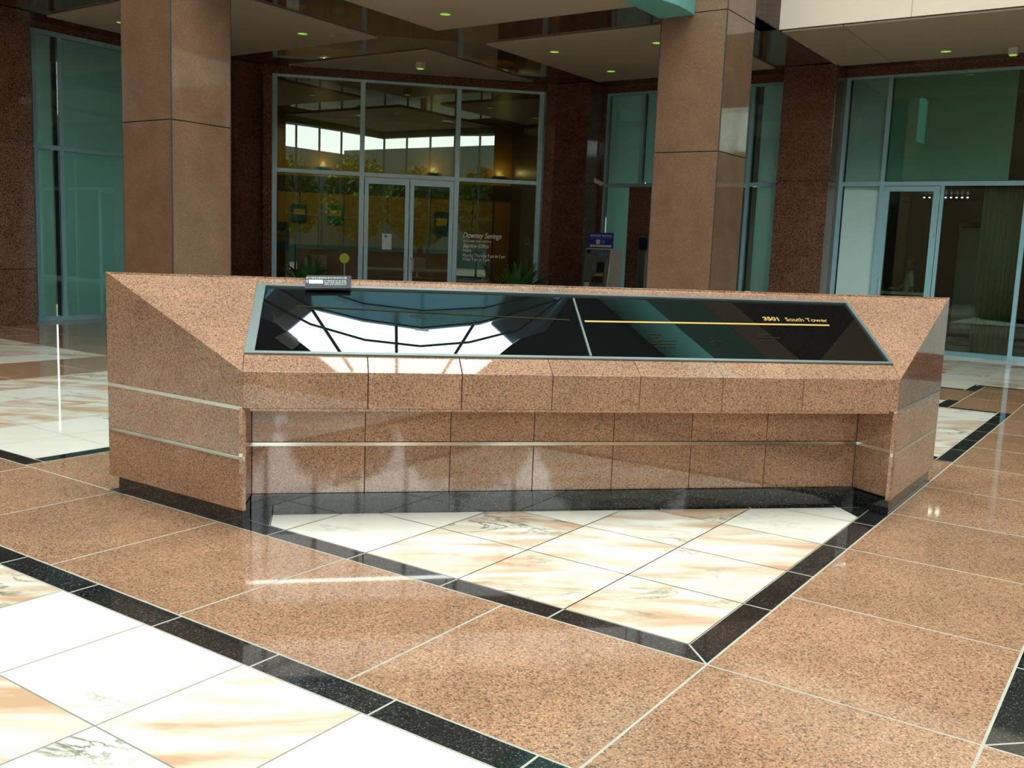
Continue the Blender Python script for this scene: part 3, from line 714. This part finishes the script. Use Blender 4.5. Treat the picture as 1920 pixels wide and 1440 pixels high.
# doors
def door(name, fr, c, a0, a1, z1, label, hinge='L', glasskey='glass', st=.085, bar=1.08, top=.13, fk='teal'):
    d_ = struct(empty(name, fr((a0 + a1) / 2, c, 0)), label); m = MB()
    m.box(a0, a0 + st, c - .025, c + .025, .012, z1, fk, fr); m.box(a1 - st, a1, c - .025, c + .025, .012, z1, fk, fr)
    m.box(a0 + st, a1 - st, c - .025, c + .025, z1 - top, z1, fk, fr); m.box(a0 + st, a1 - st, c - .025, c + .025, .012, .25, fk, fr)
    m.build('door_frame', d_)
    m = MB(); m.box(a0 + st, a1 - st, c - .004, c + .004, .25, z1 - top, glasskey, fr); m.build('pane', d_)
    m = MB(); m.box(a0 + st, a1 - st, c + .03, c + .06, bar - .028, bar + .028, 'satin', fr); m.build('push_bar', d_)
    hx = (a0 + .05) if hinge == 'R' else (a1 - .05); s = 1 if hinge == 'R' else -1
    m = MB(); P = [fr(hx, c - .02, 1.32), fr(hx + s * .035, c - .075, 1.31), fr(hx + s * .04, c - .08, 1.22), fr(hx + s * .04, c - .08, 1.12), fr(hx + s * .035, c - .075, 1.03), fr(hx, c - .02, 1.02)]
    for a, b in zip(P[:-1], P[1:]): m.tube(a, b, .016, 'satin', 8)
    m.build('door_handle', d_); return d_
door('door_3', GV, 15.52, 2.37, 3.36, 3.04, 'teal-framed glass lobby door at the right', hinge='L', st=.11, top=.09)
dj = MB(); dj.box(2.30, 2.36, 15.50, 15.58, 0, 3.05, 'teal', GV); dj.build('door_jamb', w3)

# storefront
NS = 17.988
sw = window('window_4', TN, NS, -2.76, 2.97, [-.93, 1.13], 'bank front of tall clear teal-framed glazing behind the counter', lowskip=((-.93, 1.13),), glasskey='glass_shop', mw=.10, inner=False, fk='teal_lit')
door('door_1', TN, NS, -.86, .10, 3.03, 'left leaf of the bank double door', 'L', 'glass_shop', fk='teal_lit')
dd = door('door_2', TN, NS, .12, 1.07, 3.03, 'right leaf of the bank double door', 'R', 'glass_shop', fk='teal_lit')
m = MB(); m.box(.55, .98, NS + .03, NS + .08, 2.80, 2.88, 'teal', TN); m.build('door_closer', dd)
sh_ = MB(); sh_.box(-3.3, 3.3, NS - .05, NS + .15, 5.06, ZC, 'granite_wall', TN); struct(sh_.build('trim_15'))
X = (TN(1, 0) - TN(0, 0)); Zv = Vector((0, 0, 1))
def wtext(body, t, z, size, xs=1., sh=.25, off=.0045): return text(body, 'lettering', size, TN(t, NS - .012, z), X, Zv, 'white', sw, shear=sh, offset=off, xs=xs)
wtext('Downey Savings', 1.30, 1.83, .165, .80)
wtext('and Loan Association', 1.31, 1.735, .085, .86, .2, .002)
wtext('Bayview Office', 1.31, 1.61, .13, .74)
wtext('Hours', 1.31, 1.52, .095, .8, .2, .002)
wtext('Monday-Thursday 9 am to 5 pm', 1.31, 1.41, .10, .74, .2, .002)
wtext('Friday 9 am to 6 pm', 1.31, 1.325, .10, .74, .2, .002)
wtext('1100', .04, 3.23, .13, .62, 0, .002)
def sheet(name, t0, t1, z0, z1, key, label, cat, n=NS + .014):
    m = MB(); m.box(t0, t1, n, n + .004, z0, z1, key, TN); return tag(m.build(name), label, cat)
p_ = sheet('paper_notice', -.47, -.26, 1.50, 1.84, 'paper', 'white paper notice taped to the glass of the left bank door', 'notice', NS - .0085)
m = MB(); m.box(-.42, -.36, NS - .011, NS - .0087, 1.76, 1.82, 'lblue', TN); m.build('blue_mark', p_)
m = MB(); c0 = TN(-1.27, NS - .12, 1.28); m.tube(c0, c0 + (TN(0, 1) - TN(0, 0)) * .006, .105, 'yellow', 28)
m.box(-1.28, -1.26, NS - .114, NS - .10, .015, 1.2, 'frame', TN)
m.box(-1.40, -1.14, NS - .25, NS - .05, 0.001, .02, 'frame', TN)
tag(m.build('round_sign'), 'round yellow-green sign on a slim stand at the bank window left of the doors', 'sign')
m = MB(); m.box(2.70, 2.82, NS + .015, NS + .02, 1.72, 1.90, 'posteryel', TN); m.box(2.735, 2.785, NS + .009, NS + .0145, 1.77, 1.85, 'screen', TN)
tag(m.build('window_sticker'), 'small yellow sticker at the right edge of the bank window', 'sticker')

# ------------------------------------------------------------------ bank interior
bi = MB()
bi.box(-5.5, 5.5, 25.0, 25.2, 0, 3.45, 'wood', TN); bi.box(-5.5, 5.5, 25.0, 25.2, 3.45, 5.25, 'wood', TN); struct(bi.build('wall_bank'), 'wood panelled rear wall inside the bank')
m = MB()
for k in range(-8, 9): m.box(k * .62 - .012, k * .62 + .012, 24.985, 25.0, 0, 3.1, 'desk', TN)
m.box(-5.5, 5.5, 24.98, 25.0, 3.0, 3.45, 'darkwall', TN); struct(m.build('trim_16'))
m = MB(); m.box(-5.6, -5.4, 18.1, 25, 0, 5.2, 'wood', TN); struct(m.build('wall_bank_left'))
m = MB(); m.box(3.6, 3.8, 18.25, 25, 0, 5.2, 'darkwall', TN); struct(m.build('wall_bank_right'))
m = MB(); m.box(-5.6, 3.8, 18.25, 25.2, 5.1, 5.25, 'darkwall', TN); struct(m.build('ceiling_bank'))
m = MB(); m.box(-5.5, 3.6, 18.1, 25.2, -.02, .001, 'carpet', TN); struct(m.build('floor_bank'))
def poster(t, z, wd, ht_, key, label):
    m = MB(); m.box(t - wd / 2, t + wd / 2, 24.94, 24.965, z - ht_ / 2, z + ht_ / 2, key, TN)
    o = tag(m.build('wall_poster'), label, 'poster', 'posters on the bank rear wall')
    m = MB(); m.box(t - wd * .36, t + wd * .36, 24.93, 24.938, z - ht_ * .1, z + ht_ * .22, 'posteryel', TN); m.build('picture', o)
poster(-2.49, 2.41, .43, .46, 'poster', 'blue and yellow poster at the left of the bank rear wall')
poster(-1.48, 2.41, .45, .50, 'postergrn', 'green poster right of the blue one on the bank rear wall')
poster(1.57, 2.28, .43, .67, 'poster', 'blue and yellow poster seen through the right door leaf')
bs = MB(); bs.box(-3.05, -2.55, 20.4, 20.45, 1.35, 2.05, 'blue', TN); bs.box(-3.03, -2.99, 20.4, 20.44, 0, 1.35, 'frame', TN); bs.box(-2.61, -2.57, 20.4, 20.44, 0, 1.35, 'frame', TN)
M['blue_board'] = plain('dark_blue_board', (.02, .11, .34), .4); bs.mats[0] = 'blue_board'
bb = tag(bs.build('display_board'), 'dark blue display board on legs just inside the bank window', 'display board')
m = MB(); m.box(-2.98, -2.64, 20.39, 20.398, 1.58, 1.84, 'posteryel', TN); m.build('picture', bb)
m = MB(); m.box(-5.2, 2.6, 23.6, 23.66, 0, 1.48, 'desk', TN); m.box(-5.2, 2.6, 23.55, 23.95, 1.48, 1.53, 'desk', TN)
tag(m.build('teller_counter'), 'long dark teller counter across the back of the bank', 'counter')
def desk(t0, t1, n0, n1, label):
    e_ = tag(empty('office_desk', TN((t0 + t1) / 2, (n0 + n1) / 2)), label, 'desk', 'bank desks')
    m = MB(); m.box(t0, t1, n0, n1, .72, .76, 'desk', TN); m.build('desk_top', e_, bevel=.005)
    m = MB(); m.box(t0 + .03, t1 - .03, n0 + .05, n0 + .08, .08, .72, 'desk', TN); m.build('modesty_panel', e_)
    for a in (t0 + .03, t1 - .42):
        m = MB(); m.box(a, a + .39, n0 + .09, n1 - .04, .0, .72, 'desk', TN); m.build('pedestal', e_)
desk(-2.4, -.9, 21.0, 21.8, 'dark wooden desk behind the left bank window')
desk(-.3, 1.2, 22.2, 23.0, 'dark wooden desk seen through the bank doors')
desk(1.7, 3.2, 21.0, 21.8, 'dark wooden desk behind the window lettering')
def monitor(t, n, label):
    e_ = tag(empty('computer_monitor', TN(t, n, .76)), label, 'monitor', 'monitors on the bank desks')
    m = MB(); m.box(t - .22, t + .22, n, n + .05, .92, 1.28, 'offwhite', TN); m.build('casing', e_, bevel=.01)
    m = MB(); m.box(t - .12, t + .12, n - .06, n + .14, .761, .78, 'offwhite', TN); m.box(t - .03, t + .03, n + .01, n + .04, .78, .93, 'offwhite', TN); m.build('stand', e_)
monitor(-1.9, 21.4, 'pale monitor on the desk behind the left bank window'); monitor(.7, 22.6, 'pale monitor on the desk seen through the bank doors'); monitor(2.3, 21.4, 'pale monitor on the desk behind the window lettering')
SC = (-3.9, -1.84, 1.30, 3.25)
for t in SC:
    m = MB(); m.box(t - .14, t + .14, 24.84, 24.98, 3.70, 3.74, 'frame', TN); m.box(t - .1, t + .1, 24.87, 24.95, 3.741, 3.75, 'lampwarm', TN)
    tag(m.build('wall_sconce'), 'small uplighter sconce high on the bank rear wall', 'lamp', 'uplighters on the bank rear wall')
def light(name, loc, energy, size, col, rot=(0, 0, 0), typ='AREA'):
    l = D.lights.new(name, typ); l.energy = energy; l.color = col
    if typ == 'AREA': l.shape = 'DISK'; l.size = size
    else: l.shadow_soft_size = size
    o = D.objects.new(name, l); COL.objects.link(o); o.location = loc; o.rotation_euler = rot; return o
for t in SC: light('sconce_light', TN(t, 24.72, 3.82), 4.5, .03, (1, .72, .3), typ='POINT')
for t in (-3.2, -.9, 1.4):
    light('bank_downlight', TN(t, 22.6, 4.9), 32, .3, (1, .78, .45))

def add_backlight(u, v, z, e, ang):  # added unseen area light that brightens the window shades from behind
    o = light('shade_backlight', G(u, v, z), e, 2.4, (1, 1, 1), (math.radians(78), 0, ang)); o.data.shape = 'DISK'; return o
add_backlight(18.6, 7.8, 1.5, 62, math.atan2(-A.y, -A.x) - math.pi / 2)
add_backlight(7.4, 18.6, 1.5, 62, math.atan2(-B.y, -B.x) - math.pi / 2)
# ------------------------------------------------------------------ lobby behind the right glazing
m = MB(); m.box(-13, 5.2, 24, 24.2, 0, 5.3, 'darkwall'); struct(m.build('wall_lobby'), 'dark far wall of the lobby')
m = MB(); m.box(-13, 4.5, 15.9, 24, 3.3, 3.4, 'darkwall'); struct(m.build('ceiling_lobby'))
m = MB(); m.box(4.3, 4.5, 15.8, 24, 0, 5.2, 'darkwall'); struct(m.build('wall_lobby_left'))
m = MB(); m.box(-9, 4.3, 15.62, 24, -.02, .001, 'marble'); struct(m.build('floor_lobby'))
m = MB(); m.box(-9, 1.2, 15.7, 15.8, 3.1, 5.1, 'roofdark'); struct(m.build('trim_17'))
for k, (u_, v_) in enumerate([(3.9 - .12 * i, 21.5) for i in range(9)]):
    m = MB(); c = G(u_, v_, 3.22); m.tube(c, c + Vector((0, 0, .08)), .022, 'lampcool', 8); m.tube(c + Vector((0, 0, .02)), c + Vector((0, 0, .085)), .03, 'frame', 8)
    tag(m.build('lobby_spotlight'), 'tiny bright spotlight in the row on the lobby ceiling', 'lamp', 'row of lobby spotlights')
for k, (u_, v_) in enumerate([(2.25, 16.9), (2.12, 16.95)]):
    m = MB(); c = G(u_, v_, 3.27); m.tube(c, c + Vector((0, 0, .02)), .04, 'lampwhite', 12)
    tag(m.build('lobby_downlight'), 'bright round downlight just inside the lobby glazing', 'lamp', 'pair of lobby downlights')
m = MB(); c = []
for i in range(41):
    a = 1.02 + i * .0085 * 2; c.append((a, 15.95 + .05 * math.sin(i * 1.25)))
for a, b in zip(c[:-1], c[1:]):
    m.face([G(*a, .05), G(*b, .05), G(*b, 3.2), G(*a, 3.2)], 'shade')
M['curtain'] = plain('green_curtain', (.10, .18, .09), .8); m.mats[0] = 'curtain'
cu = m.build('curtain', smooth=True); md = cu.modifiers.new('s', 'SOLIDIFY'); md.thickness = .006
tag(cu, 'green hanging curtain behind the lobby glazing at the right', 'curtain')
m = MB(); m.box(2.2, 2.9, 20.6, 21.4, 0, 2.6, 'screen'); m.box(2.22, 2.88, 20.58, 20.6, .2, 2.5, 'frame')
tag(m.build('lobby_cabinet'), 'tall dark glazed cabinet deep inside the lobby', 'cabinet')

# person in the lobby
def person(loc, face):
    root = tag(empty('person', loc), 'person in a white shirt and dark trousers standing inside the lobby door', 'person')
    bm = bmesh.new(); sk = bm.verts.layers.skin.verify()
    J = {}
    def v(n, x, y, z, r): q = bm.verts.new((x, y, z)); q[sk].radius = (r, r); J[n] = q
    # x = facing direction, y = sideways
    v('pel', 0, 0, .95, .135); v('waist', .0, 0, 1.08, .125); v('chest', .015, 0, 1.32, .15); v('neck', .0, 0, 1.49, .058); v('nk2', .02, 0, 1.56, .055); v('head', .03, 0, 1.66, .095); v('crown', .025, 0, 1.73, .08)
    for s, n in ((1, 'l'), (-1, 'r')):
        fw = .12 if s > 0 else -.10
        v(n + 'hip', 0, .09 * s, .90, .095); v(n + 'knee', .04 + fw * .5, .10 * s, .50, .062); v(n + 'ank', fw, .10 * s, .09, .042); v(n + 'toe', fw + .17, .11 * s, .035, .034)
        v(n + 'sh', 0, .17 * s, 1.42, .062); v(n + 'el', -.04 if s > 0 else .06, .23 * s, 1.14, .044); v(n + 'wr', .04 if s > 0 else .26, .22 * s, .93 if s > 0 else 1.08, .03); v(n + 'hd', .07 if s > 0 else .34, .21 * s, .86 if s > 0 else 1.10, .036)
    E_ = [('pel', 'waist'), ('waist', 'chest'), ('chest', 'neck'), ('neck', 'nk2'), ('nk2', 'head'), ('head', 'crown')]
    for n in 'lr': E_ += [('pel', n + 'hip'), (n + 'hip', n + 'knee'), (n + 'knee', n + 'ank'), (n + 'ank', n + 'toe'), ('chest', n + 'sh'), (n + 'sh', n + 'el'), (n + 'el', n + 'wr'), (n + 'wr', n + 'hd')]
    for a, b in E_: bm.edges.new((J[a], J[b]))
    for n in 'lr':      # five short fingers per hand
        h = J[n + 'hd'].co
        for k in range(5):
            if k < 4: q = (h.x + (.0 if n == 'l' else .055), h.y + (k - 1.5) * .017, h.z - (.07 - .006 * abs(k - 1.4) if n == 'l' else .03)); r = .009
            else: q = (h.x + .04, h.y - .03, h.z - .02); r = .010
            f_ = bm.verts.new(q); f_[sk].radius = (r, r); bm.edges.new((J[n + 'hd'], f_))
    J['pel'][sk].use_root = True
    me = D.meshes.new('body'); bm.to_mesh(me); bm.free()
    o = D.objects.new('body', me); COL.objects.link(o)
    o.modifiers.new('skin', 'SKIN'); sb = o.modifiers.new('sub', 'SUBSURF'); sb.levels = 1; sb.render_levels = 1
    bpy.context.view_layer.update()
    me2 = D.meshes.new_from_object(o.evaluated_get(bpy.context.evaluated_depsgraph_get())); D.objects.remove(o)
    for k in ('skin', 'shirt', 'trousers', 'screen'): me2.materials.append(M[k])
    for p in me2.polygons:
        c = p.center; p.use_smooth = True
        arm = abs(c.y) > .19 and c.z < 1.2
        p.material_index = 3 if c.z < .08 else (2 if c.z < .98 and not arm else (1 if c.z < 1.47 and not (arm and c.z < 1.14) else 0))
    body = D.objects.new('body', me2); COL.objects.link(body); body.parent = root
    hm = D.meshes.new('hair'); bm = bmesh.new(); bmesh.ops.create_uvsphere(bm, u_segments=18, v_segments=12, radius=1)
    for q in bm.verts:
        q.co = Vector((q.co.x * .108, q.co.y * .092, q.co.z * .11)); q.co += Vector((.005, 0, 1.70))
        if q.co.x > .05 and q.co.z < 1.73: q.co.x = .04
        if q.co.z < 1.64: q.co.z = 1.64
    bm.to_mesh(hm); bm.free(); hm.materials.append(M['hair'])
    for p in hm.polygons: p.use_smooth = True
    h = D.objects.new('hair', hm); COL.objects.link(h); h.parent = root
    for nm_, x, y, z, r, k in (('eye', .118, .032, 1.665, .011, 'screen'), ('eye', .118, -.032, 1.665, .011, 'screen'), ('nose', .128, 0, 1.635, .016, 'skin'), ('mouth', .118, 0, 1.60, .018, 'desk'), ('ear', .03, .097, 1.65, .022, 'skin'), ('ear', .03, -.097, 1.65, .022, 'skin')):
        fm = MB(); fm.tube((x - .006, y, z), (x + .006, y, z), r, k, 8, r * .7)
        f = fm.build(nm_, origin=Vector((0, 0, 0))); f.parent = root
    root.rotation_euler = (0, 0, face)
person(G(3.50, 18.9, .001), math.atan2((A).y, (A).x) + .35)

# ------------------------------------------------------------------ cash machine, sign, camera
AT = tag(empty('cash_machine', G(8.75, 14.6)), 'grey-green cash machine with pale side casing against the pier right of the bank', 'cash machine')
m = MB(); q0 = [G(8.43, 14.12, 0), G(9.05, 14.12, 0), G(9.05, 14.85, 0), G(8.43, 14.85, 0)]; q1 = [G(8.43, 14.36, 1.70), G(9.05, 14.36, 1.70), G(9.05, 14.85, 1.70), G(8.43, 14.85, 1.70)]
m.prism(q0, q1, 'offwhite'); m.build('casing', AT, bevel=.01)
def fc(a, z, off=.0): v_ = 14.12 + .24 * z / 1.70; return G(a, v_ - off, z)
def fq(a0, a1, z0, z1, key, off, name, th=.012, bev=0):
    m = MB(); m.prism([fc(a0, z0, off), fc(a1, z0, off), fc(a1, z1, off), fc(a0, z1, off)], [fc(a0, z0, off + th), fc(a1, z0, off + th), fc(a1, z1, off + th), fc(a0, z1, off + th)], key); return m.build(name, AT, bevel=bev)
fq(8.45, 9.04, .03, 1.68, 'atm', .001, 'front_panel')
fq(8.55, 8.72, 1.20, 1.42, 'screen', .014, 'screen'); fq(8.53, 8.80, .98, 1.12, 'desk', .014, 'shelf', .04); fq(8.56, 8.72, 1.13, 1.17, 'keys', .014, 'keypad', .02)
fq(8.62, 8.71, 1.53, 1.62, 'lblue', .014, 'logo_disc', .004); fq(8.53, 8.60, 1.53, 1.62, 'lblue', .014, 'logo_disc', .004)
fq(8.485, 8.50, .80, 1.5, 'steel', .014, 'trim_bar', .02); fq(8.80, 8.815, 1.25, 1.5, 'steel', .014, 'trim_bar', .01); fq(8.86, 8.98, .86, .98, 'offwhite', .014, 'label_plate', .003)
fq(8.74, 8.755, 1.22, 1.36, 'lblue', .014, 'indicator', .006); fq(8.52, 8.535, 1.22, 1.36, 'lblue', .014, 'indicator', .006); fq(8.92, 9.0, 1.60, 1.66, 'screen', .014, 'card_logo', .003)
sg = MB(); sg.box(8.44, 9.02, 14.40, 14.44, 1.705, 2.03, 'blue'); sgn = tag(sg.build('bank_sign', bevel=.004), 'blue sign with white lettering standing on the cash machine', 'sign')
Xm = -(Vector((A.x, A.y, 0)))
text('DOWNEY SAVINGS', 'lettering', .058, G(8.985, 14.399, 1.945), Xm, Zv, 'white', sgn, offset=.0012, xs=1.02)
rr = random.Random(2)
for z0, h_, a0, a1, key in ((1.905, .022, 8.47, 8.98, 'lblue'), (1.73, .045, 8.47, 8.99, 'white')):
    x = a0; sgl = MB()
    while x < a1 - .02:
        l = rr.uniform(.012, .03); sgl.box(x, min(a1, x + l), 14.3965, 14.3995, z0, z0 + h_, key); x += l + .008
    sgl.build('lettering_row', sgn)
sgl = MB(); sgl.box(8.74, 8.83, 14.3965, 14.3995, 1.79, 1.885, 'white'); sgl.box(8.62, 8.72, 14.3965, 14.3995, 1.80, 1.875, 'lblue'); sgl.build('emblem', sgn)
sc_ = tag(empty('security_camera', G(9.34, 15.4, 3.1)), 'small white security camera on the window frame above the cash machine', 'camera')
m = MB(); m.tube(G(9.34, 15.50, 3.12), G(9.34, 15.36, 3.12), .025, 'offwhite', 10); m.build('bracket', sc_)
m = MB(); m.tube(G(9.30, 15.36, 3.10), G(9.50, 15.22, 3.22), .05, 'offwhite', 14); m.tube(G(9.50, 15.22, 3.22), G(9.52, 15.205, 3.232), .038, 'screen', 12); m.build('camera_body', sc_, smooth=False)

# ------------------------------------------------------------------ plants
def plant(t, n, label, seed, hh=1.0, count=34):
    rr = random.Random(seed); e_ = tag(empty('potted_plant', TN(t, n)), label, 'plant', 'leafy plants by the bank front')
    m = MB(); c = TN(t, n, 0); k = 20
    m.prism([c + Vector((math.cos(2 * math.pi * i / k) * .20, math.sin(2 * math.pi * i / k) * .20, .001)) for i in range(k)], [c + Vector((math.cos(2 * math.pi * i / k) * .27, math.sin(2 * math.pi * i / k) * .27, .42)) for i in range(k)], 'pot')
    m.build('pot', e_, bevel=.01)
    m = MB(); m.tube(c + Vector((0, 0, .42)), c + Vector((0, 0, .435)), .25, 'soil', 18); m.build('soil', e_)
    lf = MB()
    for i in range(count):
        a = rr.uniform(0, 2 * math.pi); L_ = rr.uniform(.55, 1.) * hh; lean = rr.uniform(.12, .75); wd = rr.uniform(.05, .085)
        d = Vector((math.cos(a), math.sin(a), 0)); side = Vector((-d.y, d.x, 0)); b0 = c + d * rr.uniform(0, .12) + Vector((0, 0, .43)); prev = None; S = 7
        for j in range(S + 1):
            s = j / S; bend = lean * s + .55 * lean * s * s
            p = b0 + d * (L_ * bend * .6) + Vector((0, 0, L_ * s * (1 - .42 * lean * s)))
            wv = wd * (.25 + 1.6 * s) if s < .45 else wd * (1.0 * (1 - ((s - .45) / .55) ** 2) + .01)
            cur = (p - side * wv, p + d * .006 - Vector((0, 0, wv * .25)), p + side * wv)
            if prev:
                lf.face([prev[0], prev[1], cur[1], cur[0]], 'leaf'); lf.face([prev[1], prev[2], cur[2], cur[1]], 'leaf')
            prev = cur
    lf.build('foliage', e_, smooth=True)
plant(2.42, 17.1, 'leafy green plant in front of the bank window right of the doors', 3, 1.15, 44)
plant(-2.05, 17.1, 'leafy green plant in front of the bank window left of the doors', 5, 1.0, 34)

# ------------------------------------------------------------------ ceiling fittings
def downlight(u, v, label, r=.085, z=5.185, key='lampgreen'):
    e_ = tag(empty('ceiling_downlight', G(u, v, z)), label, 'ceiling light', 'round downlights in the soffit')
    m = MB(); c = G(u, v, z); k = 24
    for i in range(k):
        a0, a1 = 2 * math.pi * i / k, 2 * math.pi * (i + 1) / k; P = lambda a, r_, dz: c + Vector((math.cos(a) * r_, math.sin(a) * r_, dz))
        m.prism([P(a0, r, -.008), P(a1, r, -.008), P(a1, r + .02, -.002), P(a0, r + .02, -.002)], [P(a0, r, 0), P(a1, r, 0), P(a1, r + .02, 0), P(a0, r + .02, 0)], 'cream')
    m.build('rim', e_); m = MB(); m.tube(c - Vector((0, 0, .004)), c, r - .002, key, 24); m.build('lens', e_)
for (u, v, l) in ((11.65, 8.71, 'round downlight in the cream soffit left of the bank front'), (8.46, 8.69, 'round downlight in the nearest cream soffit at top centre'), (8.40, 11.78, 'round downlight near the left corner of the right cream soffit'),
                  (8.36, 13.82, 'round downlight nearest the windows in the right cream soffit'), (6.38, 11.86, 'round downlight close to the left edge of the right column'), (2.28, 14.40, 'round downlight in the soffit above the lobby door'), (13.96, 6.74, 'round downlight beside the left column')):
    downlight(u, v, l)
m = MB(); c = G(11.30, 9.05, 5.185); m.tube(c - Vector((0, 0, .03)), c, .045, 'cream', 16, .06); tag(m.build('smoke_detector'), 'small round detector beside the left soffit downlight', 'detector')
def sqfit(u, v, label):
    e_ = tag(empty('exit_light', G(u, v, 5.1)), label, 'ceiling fitting', 'square ceiling fittings'); e_.name = 'square_ceiling_fitting'
    m = MB(); m.box(u - .07, u + .07, v - .07, v + .07, 5.07, 5.184, 'offwhite'); m.build('housing', e_, bevel=.008); m = MB(); m.box(u - .05, u + .05, v - .05, v + .05, 5.06, 5.069, 'lampgreen'); m.build('lens', e_)
sqfit(11.41, 11.60, 'small square fitting on the triangular soffit above the bank front'); sqfit(1.27, 14.53, 'small square fitting on the soffit at the far right')
m = MB(); c = TN(5.75, 8.25, 11.93); m.tube(c, c + Vector((0, 0, .06)), .16, 'lampwhite', 20); m.tube(c + Vector((0, 0, .01)), c + Vector((0, 0, .07)), .19, 'frame', 20)
tag(m.build('roof_lamp'), 'bright round lamp on the dark roof mirrored in the black directory glass', 'lamp')

# ------------------------------------------------------------------ shell of the atrium
m = MB(); m.box(15.8, 16.0, -13, 4.3, 0, 5.3, 'granite_wall'); m.box(14.9, 15.8, -13, 4.3, 0, 5.21, 'granite_wall'); struct(m.build('wall_left'), 'granite wall continuing beyond the left edge')
m = MB(); m.box(-13, -1.2, 15.55, 15.7, 0, 5.1, 'shade'); struct(m.build('wall_right'))
m = MB(); m.box(11.95, 12.1, -13, 11.9, 5.9, 10.8, 'granite_wall'); m.box(-13, 12.0, 12.3, 12.45, 5.9, 10.8, 'granite_wall'); struct(m.build('wall_upper'))
m = MB(); m.box(19.2, 19.4, -13, 11.5, 0, 5.3, 'cream'); m.box(4.6, 10.2, 19.2, 19.4, 0, 5.3, 'cream'); m.box(-13.2, -13, 11.9, 24, 0, 11, 'granite_wall'); m.box(11.9, 24, -13.2, -13, 0, 11, 'granite_wall')
m.box(-13, 26, 16.3, 26, 5.25, 5.4, 'darkwall'); m.box(16.3, 26, -13, 16.3, 5.25, 5.4, 'darkwall'); struct(m.build('wall_outer'))
# glazed entrance walls behind the camera
gm = MB(); sw_ = MB()
for fr, e0 in ((GU, -3.4), (GV, -6.8)):
    for k in range(8):
        if -13 + k * 1.7 < e0: gm.box(-13 + k * 1.7 - .035, -13 + k * 1.7 + .035, -13.05, -12.95, 0, 12, 'teal_dark', fr)
    for z_ in (0.05, 3.1, 9.0): gm.box(-13, e0, -13.04, -12.96, z_ - .04, z_ + .04, 'teal_dark', fr)
    sw_.box(e0, 16, -13.4, -13, 0, 12, 'granite_col', fr); sw_.box(e0, 16, -13, -12.9, 5.2, 6.4, 'granite_wall', fr)
struct(sw_.build('wall_front'), 'granite entrance side walls behind the viewer')
struct(gm.build('wall_entrance'), 'glazed entrance walls with granite piers behind the viewer')
m = MB(); m.box(-70, 70, -70, 70, -.5, -.35, 'lawn'); struct(m.build('ground'))
def tree(u, v, h, r, seed):
    rr = random.Random(seed); e_ = tag(empty('tree', G(u, v, -.35)), 'round green tree standing outside the glazed entrance', 'tree', 'trees outside the entrance')
    m = MB(); m.tube(G(u, v, -.35), G(u, v, h * .55), .22, 'bark', 10, .13); m.build('trunk', e_)
    m = MB(); c = G(u, v, h * .62)
    for i in range(2200):
        d = Vector((rr.gauss(0, 1), rr.gauss(0, 1), rr.gauss(0, .8))); d.normalize(); p = c + Vector((d.x * r, d.y * r, d.z * h * .38)) * rr.uniform(.55, 1.)
        a = Vector((rr.uniform(-1, 1), rr.uniform(-1, 1), rr.uniform(-1, 1))).normalized() * .2; b = a.orthogonal().normalized() * .16
        m.face([p - a, p - b, p + a, p + b], 'foliage')
    m.build('foliage', e_)
for i, (u, v) in enumerate([(-19, -8), (-20, -2.8), (-19, 3), (-9, -18.5), (-4, -20), (2, -19), (-19, -13.5), (-14.5, -21), (-20, -20)]):
    tree(u, v, 6.6 + (i % 3) * .5, 2.3, i)
m = MB(); m.box(-45, -44, -45, 40, -.35, 11, 'outwall'); m.box(-45, 40, -45, -44, -.35, 10.5, 'outwall'); struct(m.build('wall_outside'), 'pale building across the way')

# ------------------------------------------------------------------ world, camera, view
W = D.worlds.new('World'); bpy.context.scene.world = W; W.use_nodes = True
bg = W.node_tree.nodes['Background']; bg.inputs[0].default_value = (.93, 1., .98, 1); bg.inputs[1].default_value = 6.3

f_px, pitch, roll = 1802.13, .1386, .0392
F = Vector((0, math.cos(pitch), -math.sin(pitch))); R = Vector((1, 0, 0)); U = R.cross(F)
R2 = R * math.cos(roll) + U * math.sin(roll); U2 = -R * math.sin(roll) + U * math.cos(roll)
cam = D.cameras.new('Camera'); co = D.objects.new('Camera', cam); COL.objects.link(co)
mw_ = Matrix((R2, U2, -F)).transposed().to_4x4(); mw_.translation = Vector((0, 0, 1.6)); co.matrix_world = mw_
cam.sensor_width = 36; cam.sensor_fit = 'HORIZONTAL'; cam.lens = 36 * f_px / 1920; cam.clip_start = .05; cam.clip_end = 300
sc = bpy.context.scene; sc.camera = co
sc.view_settings.view_transform = 'Standard'; sc.view_settings.look = 'None'; sc.view_settings.exposure = 0.; sc.view_settings.gamma = 1.; sc.view_settings.use_curve_mapping = False
sc.cycles.max_bounces = 10; sc.cycles.diffuse_bounces = 4; sc.cycles.glossy_bounces = 5; sc.cycles.transparent_max_bounces = 12
sc.cycles.sample_clamp_indirect = 6; sc.cycles.use_denoising = True; sc.cycles.caustics_reflective = False; sc.cycles.caustics_refractive = False
